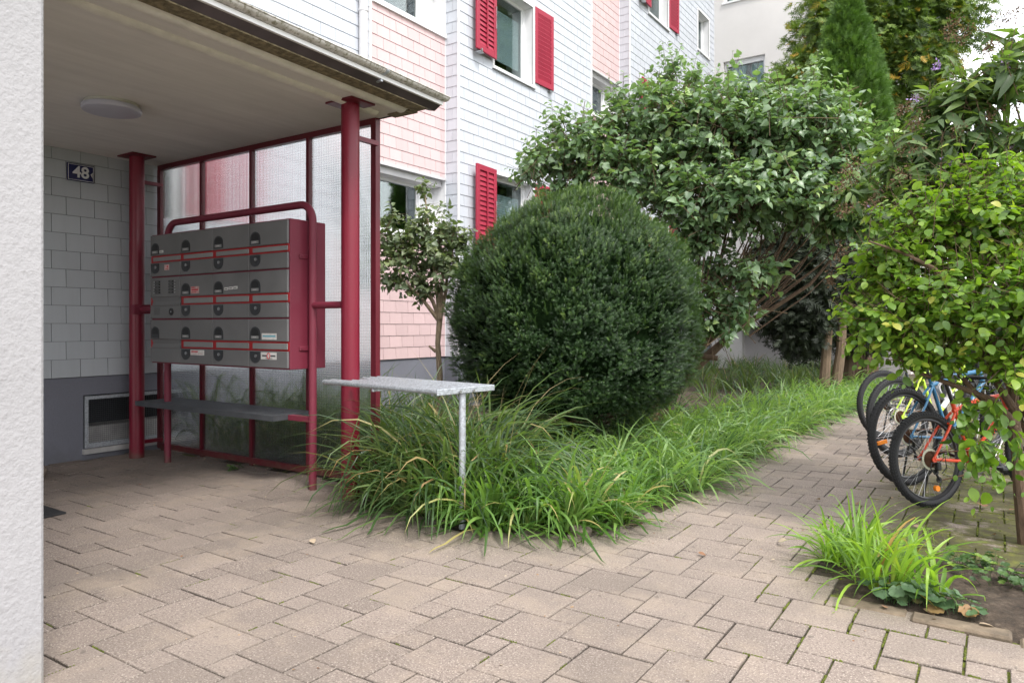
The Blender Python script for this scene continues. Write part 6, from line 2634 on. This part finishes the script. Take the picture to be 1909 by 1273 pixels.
def bicycle(name, loc, heading, Rw, frame, accent, label, lean=-4, seat_h=None, text=None, text_mat=None, amber=None, cable=False, steer=8, disc=False, fork_mat=None):
    root = empty(name, loc)
    root.rotation_euler = Euler((R(lean), 0, heading), 'XYZ')
    root.rotation_mode = 'XYZ'
    k_ = Rw / 0.345
    wb = 1.06 * k_
    wheel(root, 0, Rw, True, 0.027 * k_, amber=amber, disc=disc)
    fw = wheel(root, wb, Rw, False, 0.027 * k_, disc=disc)
    # steer the front wheel a little
    fw.matrix_local = Matrix.Translation((wb, 0, 0)) @ Matrix.Rotation(R(steer), 4, 'Z') @ Matrix.Translation((-wb, 0, 0))
    BBp = Vector((0.43 * k_, 0, Rw - 0.035 * k_))
    ST = Vector((0.285 * k_, 0, Rw + 0.40 * k_))
    HT = Vector((0.80 * k_, 0, Rw + 0.46 * k_))
    HB = Vector((0.835 * k_, 0, Rw + 0.345 * k_))
    ax = Vector((0, 0, Rw))
    fr = MB()
    fr.tube([BBp, ST], [0.0165, 0.0155], 14)
    fr.tube([HB + Vector((-0.005, 0, 0.01)), HB.lerp(BBp, 0.5), BBp], [0.023, 0.026, 0.022], 14)
    fr.tube([HT + Vector((0, 0, -0.02)), HT.lerp(ST, 0.5) + Vector((0, 0, -0.015)), ST + Vector((0, 0, -0.06))], [0.019, 0.018, 0.015], 14)
    fr.tube([HB, HT], [0.022, 0.021], 14)
    fr.cyl(BBp + Vector((0, -0.035, 0)), BBp + Vector((0, 0.035, 0)), 0.023, 16)
    for s_ in (-1, 1):
        drop = ax + Vector((0.0, s_ * 0.062, 0))
        fr.tube([BBp + Vector((-0.03, s_ * 0.02, 0)), BBp.lerp(ax, 0.45) + Vector((0, s_ * 0.045, -0.004)), drop], [0.012, 0.011, 0.009], 10)
        fr.tube([ST + Vector((0, s_ * 0.018, -0.07)), ST.lerp(ax, 0.4) + Vector((0, s_ * 0.05, -0.03)), drop + Vector((0, 0, 0.01))], [0.0095, 0.0095, 0.008], 10)
        fr.cyl(drop + Vector((0, -0.004, 0)), drop + Vector((0, 0.004, 0)), 0.02, 12)
    fr.tube([ST.lerp(ax, 0.32) + Vector((0, -0.05, -0.02)), ST.lerp(ax, 0.32) + Vector((0, 0.05, -0.02))], 0.008, 8)
    fo = fr.build('frame', frame, root, smooth=True)
    if text:
        dvec = (HB - BBp).normalized()
        midp = BBp.lerp(HB, 0.52) + Vector((0, -0.0265, 0))
        M4 = Matrix((( dvec.x, -dvec.z, 0, midp.x), (0, 0, -1, midp.y), (dvec.z, dvec.x, 0, midp.z), (0, 0, 0, 1)))
        text_mesh('lettering', text, 0.058, 0.0012, text_mat or M['black'], M4, fo)
        pm = MB()
        pm.tube([BBp.lerp(HB, 0.24), BBp.lerp(HB, 0.78)], 0.0262, 14, cap=False)
        pm.build('colour_panel', accent, fo, smooth=True)
    # fork
    fk = MB()
    crown = HB + Vector((0.012, 0, -0.03))
    fk.cyl(crown + Vector((0, -0.06, 0)), crown + Vector((0, 0.06, 0)), 0.02, 12)
    fax = Vector((wb, 0, Rw))
    for s_ in (-1, 1):
        a0 = crown + Vector((0, s_ * 0.056, 0.01))
        a1 = fax + Vector((-0.015, s_ * 0.056, 0))
        fk.tube([a0, a0.lerp(a1, 0.45)], 0.013, 12)
        fk.tube([a0.lerp(a1, 0.42), a1], [0.0185, 0.017], 12)
    fk.build('fork', fork_mat or M['black'], root, smooth=True)
    # cockpit
    hbm = MB()
    stem_top = HT + Vector((-0.012, 0, 0.05))
    bar = HT + Vector((0.05, 0, 0.09))
    hbm.cyl(HT, stem_top, 0.017, 12)
    hbm.cyl(stem_top, bar, 0.018, 12)
    hbm.tube([bar + Vector((-0.03, -0.3, 0.03)), bar + Vector((-0.01, -0.14, 0.025)), bar + Vector((0, -0.05, 0)), bar + Vector((0, 0.05, 0)), bar + Vector((-0.01, 0.14, 0.025)), bar + Vector((-0.03, 0.3, 0.03))], 0.0125, 10)
    hbo = hbm.build('handlebar', M['black'], root, smooth=True)
    for s_ in (-1, 1):
        gm = MB()
        gm.tube([bar + Vector((-0.02, s_ * 0.2, 0.028)), bar + Vector((-0.03, s_ * 0.305, 0.031))], 0.017, 12)
        gm.tube([bar + Vector((0.02, s_ * 0.17, 0.02)), bar + Vector((0.05, s_ * 0.2, 0.0)), bar + Vector((0.045, s_ * 0.27, -0.01))], 0.005, 6)
        gm.build('grip', M['rubber'], hbo, smooth=True)
    cb_ = MB()
    for s_ in (-1, 1):
        cb_.tube([bar + Vector((0.02, s_ * 0.15, 0.02)), bar + Vector((0.1, s_ * 0.1, 0.05)), bar + Vector((0.1, 0.02 * s_, -0.05)), HT + Vector((-0.05, s_ * 0.02, -0.03))], 0.0028, 6)
    cb_.build('cable', M['black'], hbo)
    # saddle
    SP = ST + (ST - BBp).normalized() * 0.17 * k_
    se = MB()
    se.cyl(ST, SP, 0.0135, 12)
    se.build('seat_post', M['black'], root, smooth=True)
    sd_ = MB()
    rows_ = [(-0.13, 0.072, 0.012), (-0.09, 0.078, 0.016), (-0.03, 0.055, 0.012), (0.04, 0.03, 0.01), (0.11, 0.022, 0.008), (0.14, 0.012, 0.0)]
    vs, fs = [], []
    for (x_, w_, z_) in rows_:
        for (yy, zz) in ((-w_, -0.02), (-w_ * 0.9, 0.004), (-w_ * 0.4, 0.012), (0, 0.008), (w_ * 0.4, 0.012), (w_ * 0.9, 0.004), (w_, -0.02)):
            vs.append(SP + Vector((x_ - 0.01, yy, z_ + zz + 0.03)))
    for i in range(len(rows_) - 1):
        for j in range(6):
            fs.append((i * 7 + j, (i + 1) * 7 + j, (i + 1) * 7 + j + 1, i * 7 + j + 1))
    fs.append(tuple(range(7)))
    fs.append(tuple((len(rows_) - 1) * 7 + j for j in range(7))[::-1])
    fs += [(i * 7, i * 7 + 6, (i + 1) * 7 + 6, (i + 1) * 7) for i in range(len(rows_) - 1)]
    sd_.add(vs, fs)
    sd_.build('saddle', M['rubber'], root, smooth=True, fix=True)
    # crankset on the right side (-y)
    cr = MB()
    out = []
    for q in range(72):
        t = PI * q / 36
        ra = 0.083 if q % 2 else 0.078
        out.append((BBp.x + ra * math.cos(t), BBp.z + ra * math.sin(t)))
    cr.prism(out, -0.048, -0.051, 'y')
    cr.tube([(BBp.x + 0.09 * math.cos(t), -0.056, BBp.z + 0.09 * math.sin(t)) for t in np.linspace(0, 2 * PI, 36, endpoint=False)], 0.004, 5, closed=True)
    ca = R(-20)
    for s_, sg in ((-0.066, 1), (0.066, -1)):
        e = BBp + Vector((0.165 * math.cos(ca) * sg, s_, 0.165 * math.sin(ca) * sg))
        cr.tube([BBp + Vector((0, s_, 0)), e], [0.014, 0.011], 8)
    cro = cr.build('crankset', M['black'], root, fix=True)
    pe = MB()
    for s_, sg in ((-0.066, 1), (0.066, -1)):
        e = BBp + Vector((0.165 * math.cos(ca) * sg, s_ + 0.05 * (1 if s_ > 0 else -1), 0.165 * math.sin(ca) * sg))
        pe.bbox(e.x - 0.045, e.x + 0.045, e.y - 0.042, e.y + 0.042, e.z - 0.011, e.z + 0.011, 0.004)
    pe.build('pedal', M['dark_plastic'], cro)
    ch = MB()
    yv = -0.047
    ch.tube([(0, yv, Rw + 0.05), (BBp.x, yv, BBp.z + 0.08)], 0.0042, 4)
    ch.tube([(0.045, yv, Rw - 0.155 * k_), (BBp.x, yv, BBp.z - 0.08)], 0.0042, 4)
    ch.tube([(0.0, yv, Rw - 0.045), (0.03, yv, Rw - 0.08), (0.02, yv, Rw - 0.11), (0.045, yv, Rw - 0.155 * k_)], 0.0042, 4)
    ch.build('chain', M['cassette'], root)
    de = MB()
    de.bbox(0.005, 0.04, -0.085, -0.05, Rw - 0.075, Rw - 0.02, 0.006)
    de.tube([(0.03, -0.06, Rw - 0.06), (0.015, -0.055, Rw - 0.1), (0.045, -0.055, Rw - 0.15 * k_)], 0.008, 6)
    for (xx, zz) in ((0.022, Rw - 0.09), (0.045, Rw - 0.148 * k_)):
        de.tube([(xx, -0.042, zz), (xx, -0.052, zz)], 0.021, 12)
    de.tube([(0.0, -0.07, Rw - 0.02), (-0.045, -0.075, Rw - 0.02), (-0.055, -0.075, Rw - 0.06), (-0.02, -0.075, Rw - 0.1), (0.02, -0.07, Rw - 0.09)], 0.004, 6)
    de.tube([(0.02, -0.07, Rw - 0.03), (0.07, -0.09, Rw + 0.02), (0.09, -0.075, Rw - 0.06), (0.05, -0.07, Rw - 0.1)], 0.0035, 6)
    de.build('derailleur', M['black'], root, smooth=True)
    ks = MB()
    ks.tube([(0.12 * k_, 0.07, Rw - 0.01), (0.1 * k_, 0.16, 0.01)], 0.008, 8)
    ks.build('kickstand', M['black'], root)
    if cable:
        lk = MB()
        for q in range(3):
            cc = ST + Vector((0.12, -0.04 + 0.015 * q, -0.1))
            lk.tube([cc + Vector((0.06 * math.cos(t), 0.01 * math.sin(3 * t), 0.075 * math.sin(t))) for t in np.linspace(0, 2 * PI, 24, endpoint=False)], 0.007, 6, closed=True)
        lk.build('lock_cable', M['pipe'], root, smooth=True)
    tag(root, label, 'bicycle', 'bicycles parked side by side')
    return root


HD = R(53)
bicycle('parked_bicycle', (-0.40, 5.97, 0), HD - R(1), 0.338, B_orange, B_orange, 'small orange-red mountain bike, nearest of the parked row', text="B'TWIN", amber=R(-72), lean=-5, steer=10)
bicycle('parked_bicycle', (-0.60, 6.68, 0), HD + R(2), 0.395, B_blue, B_blue, 'blue mountain bike with a big knobbly tyre, behind the orange one', amber=R(188), lean=-5, cable=True, disc=True)
bicycle('parked_bicycle', (-0.80, 8.05, 0), HD + R(1), 0.395, B_lime, B_white, 'lime green mountain bike with a white panel, third in the row', text='RIDE', lean=-4, disc=True)
bicycle('parked_bicycle', (-1.06, 9.25, 0), HD, 0.39, B_dark, B_dark, 'dark bicycle at the far end of the parked row', lean=-4)
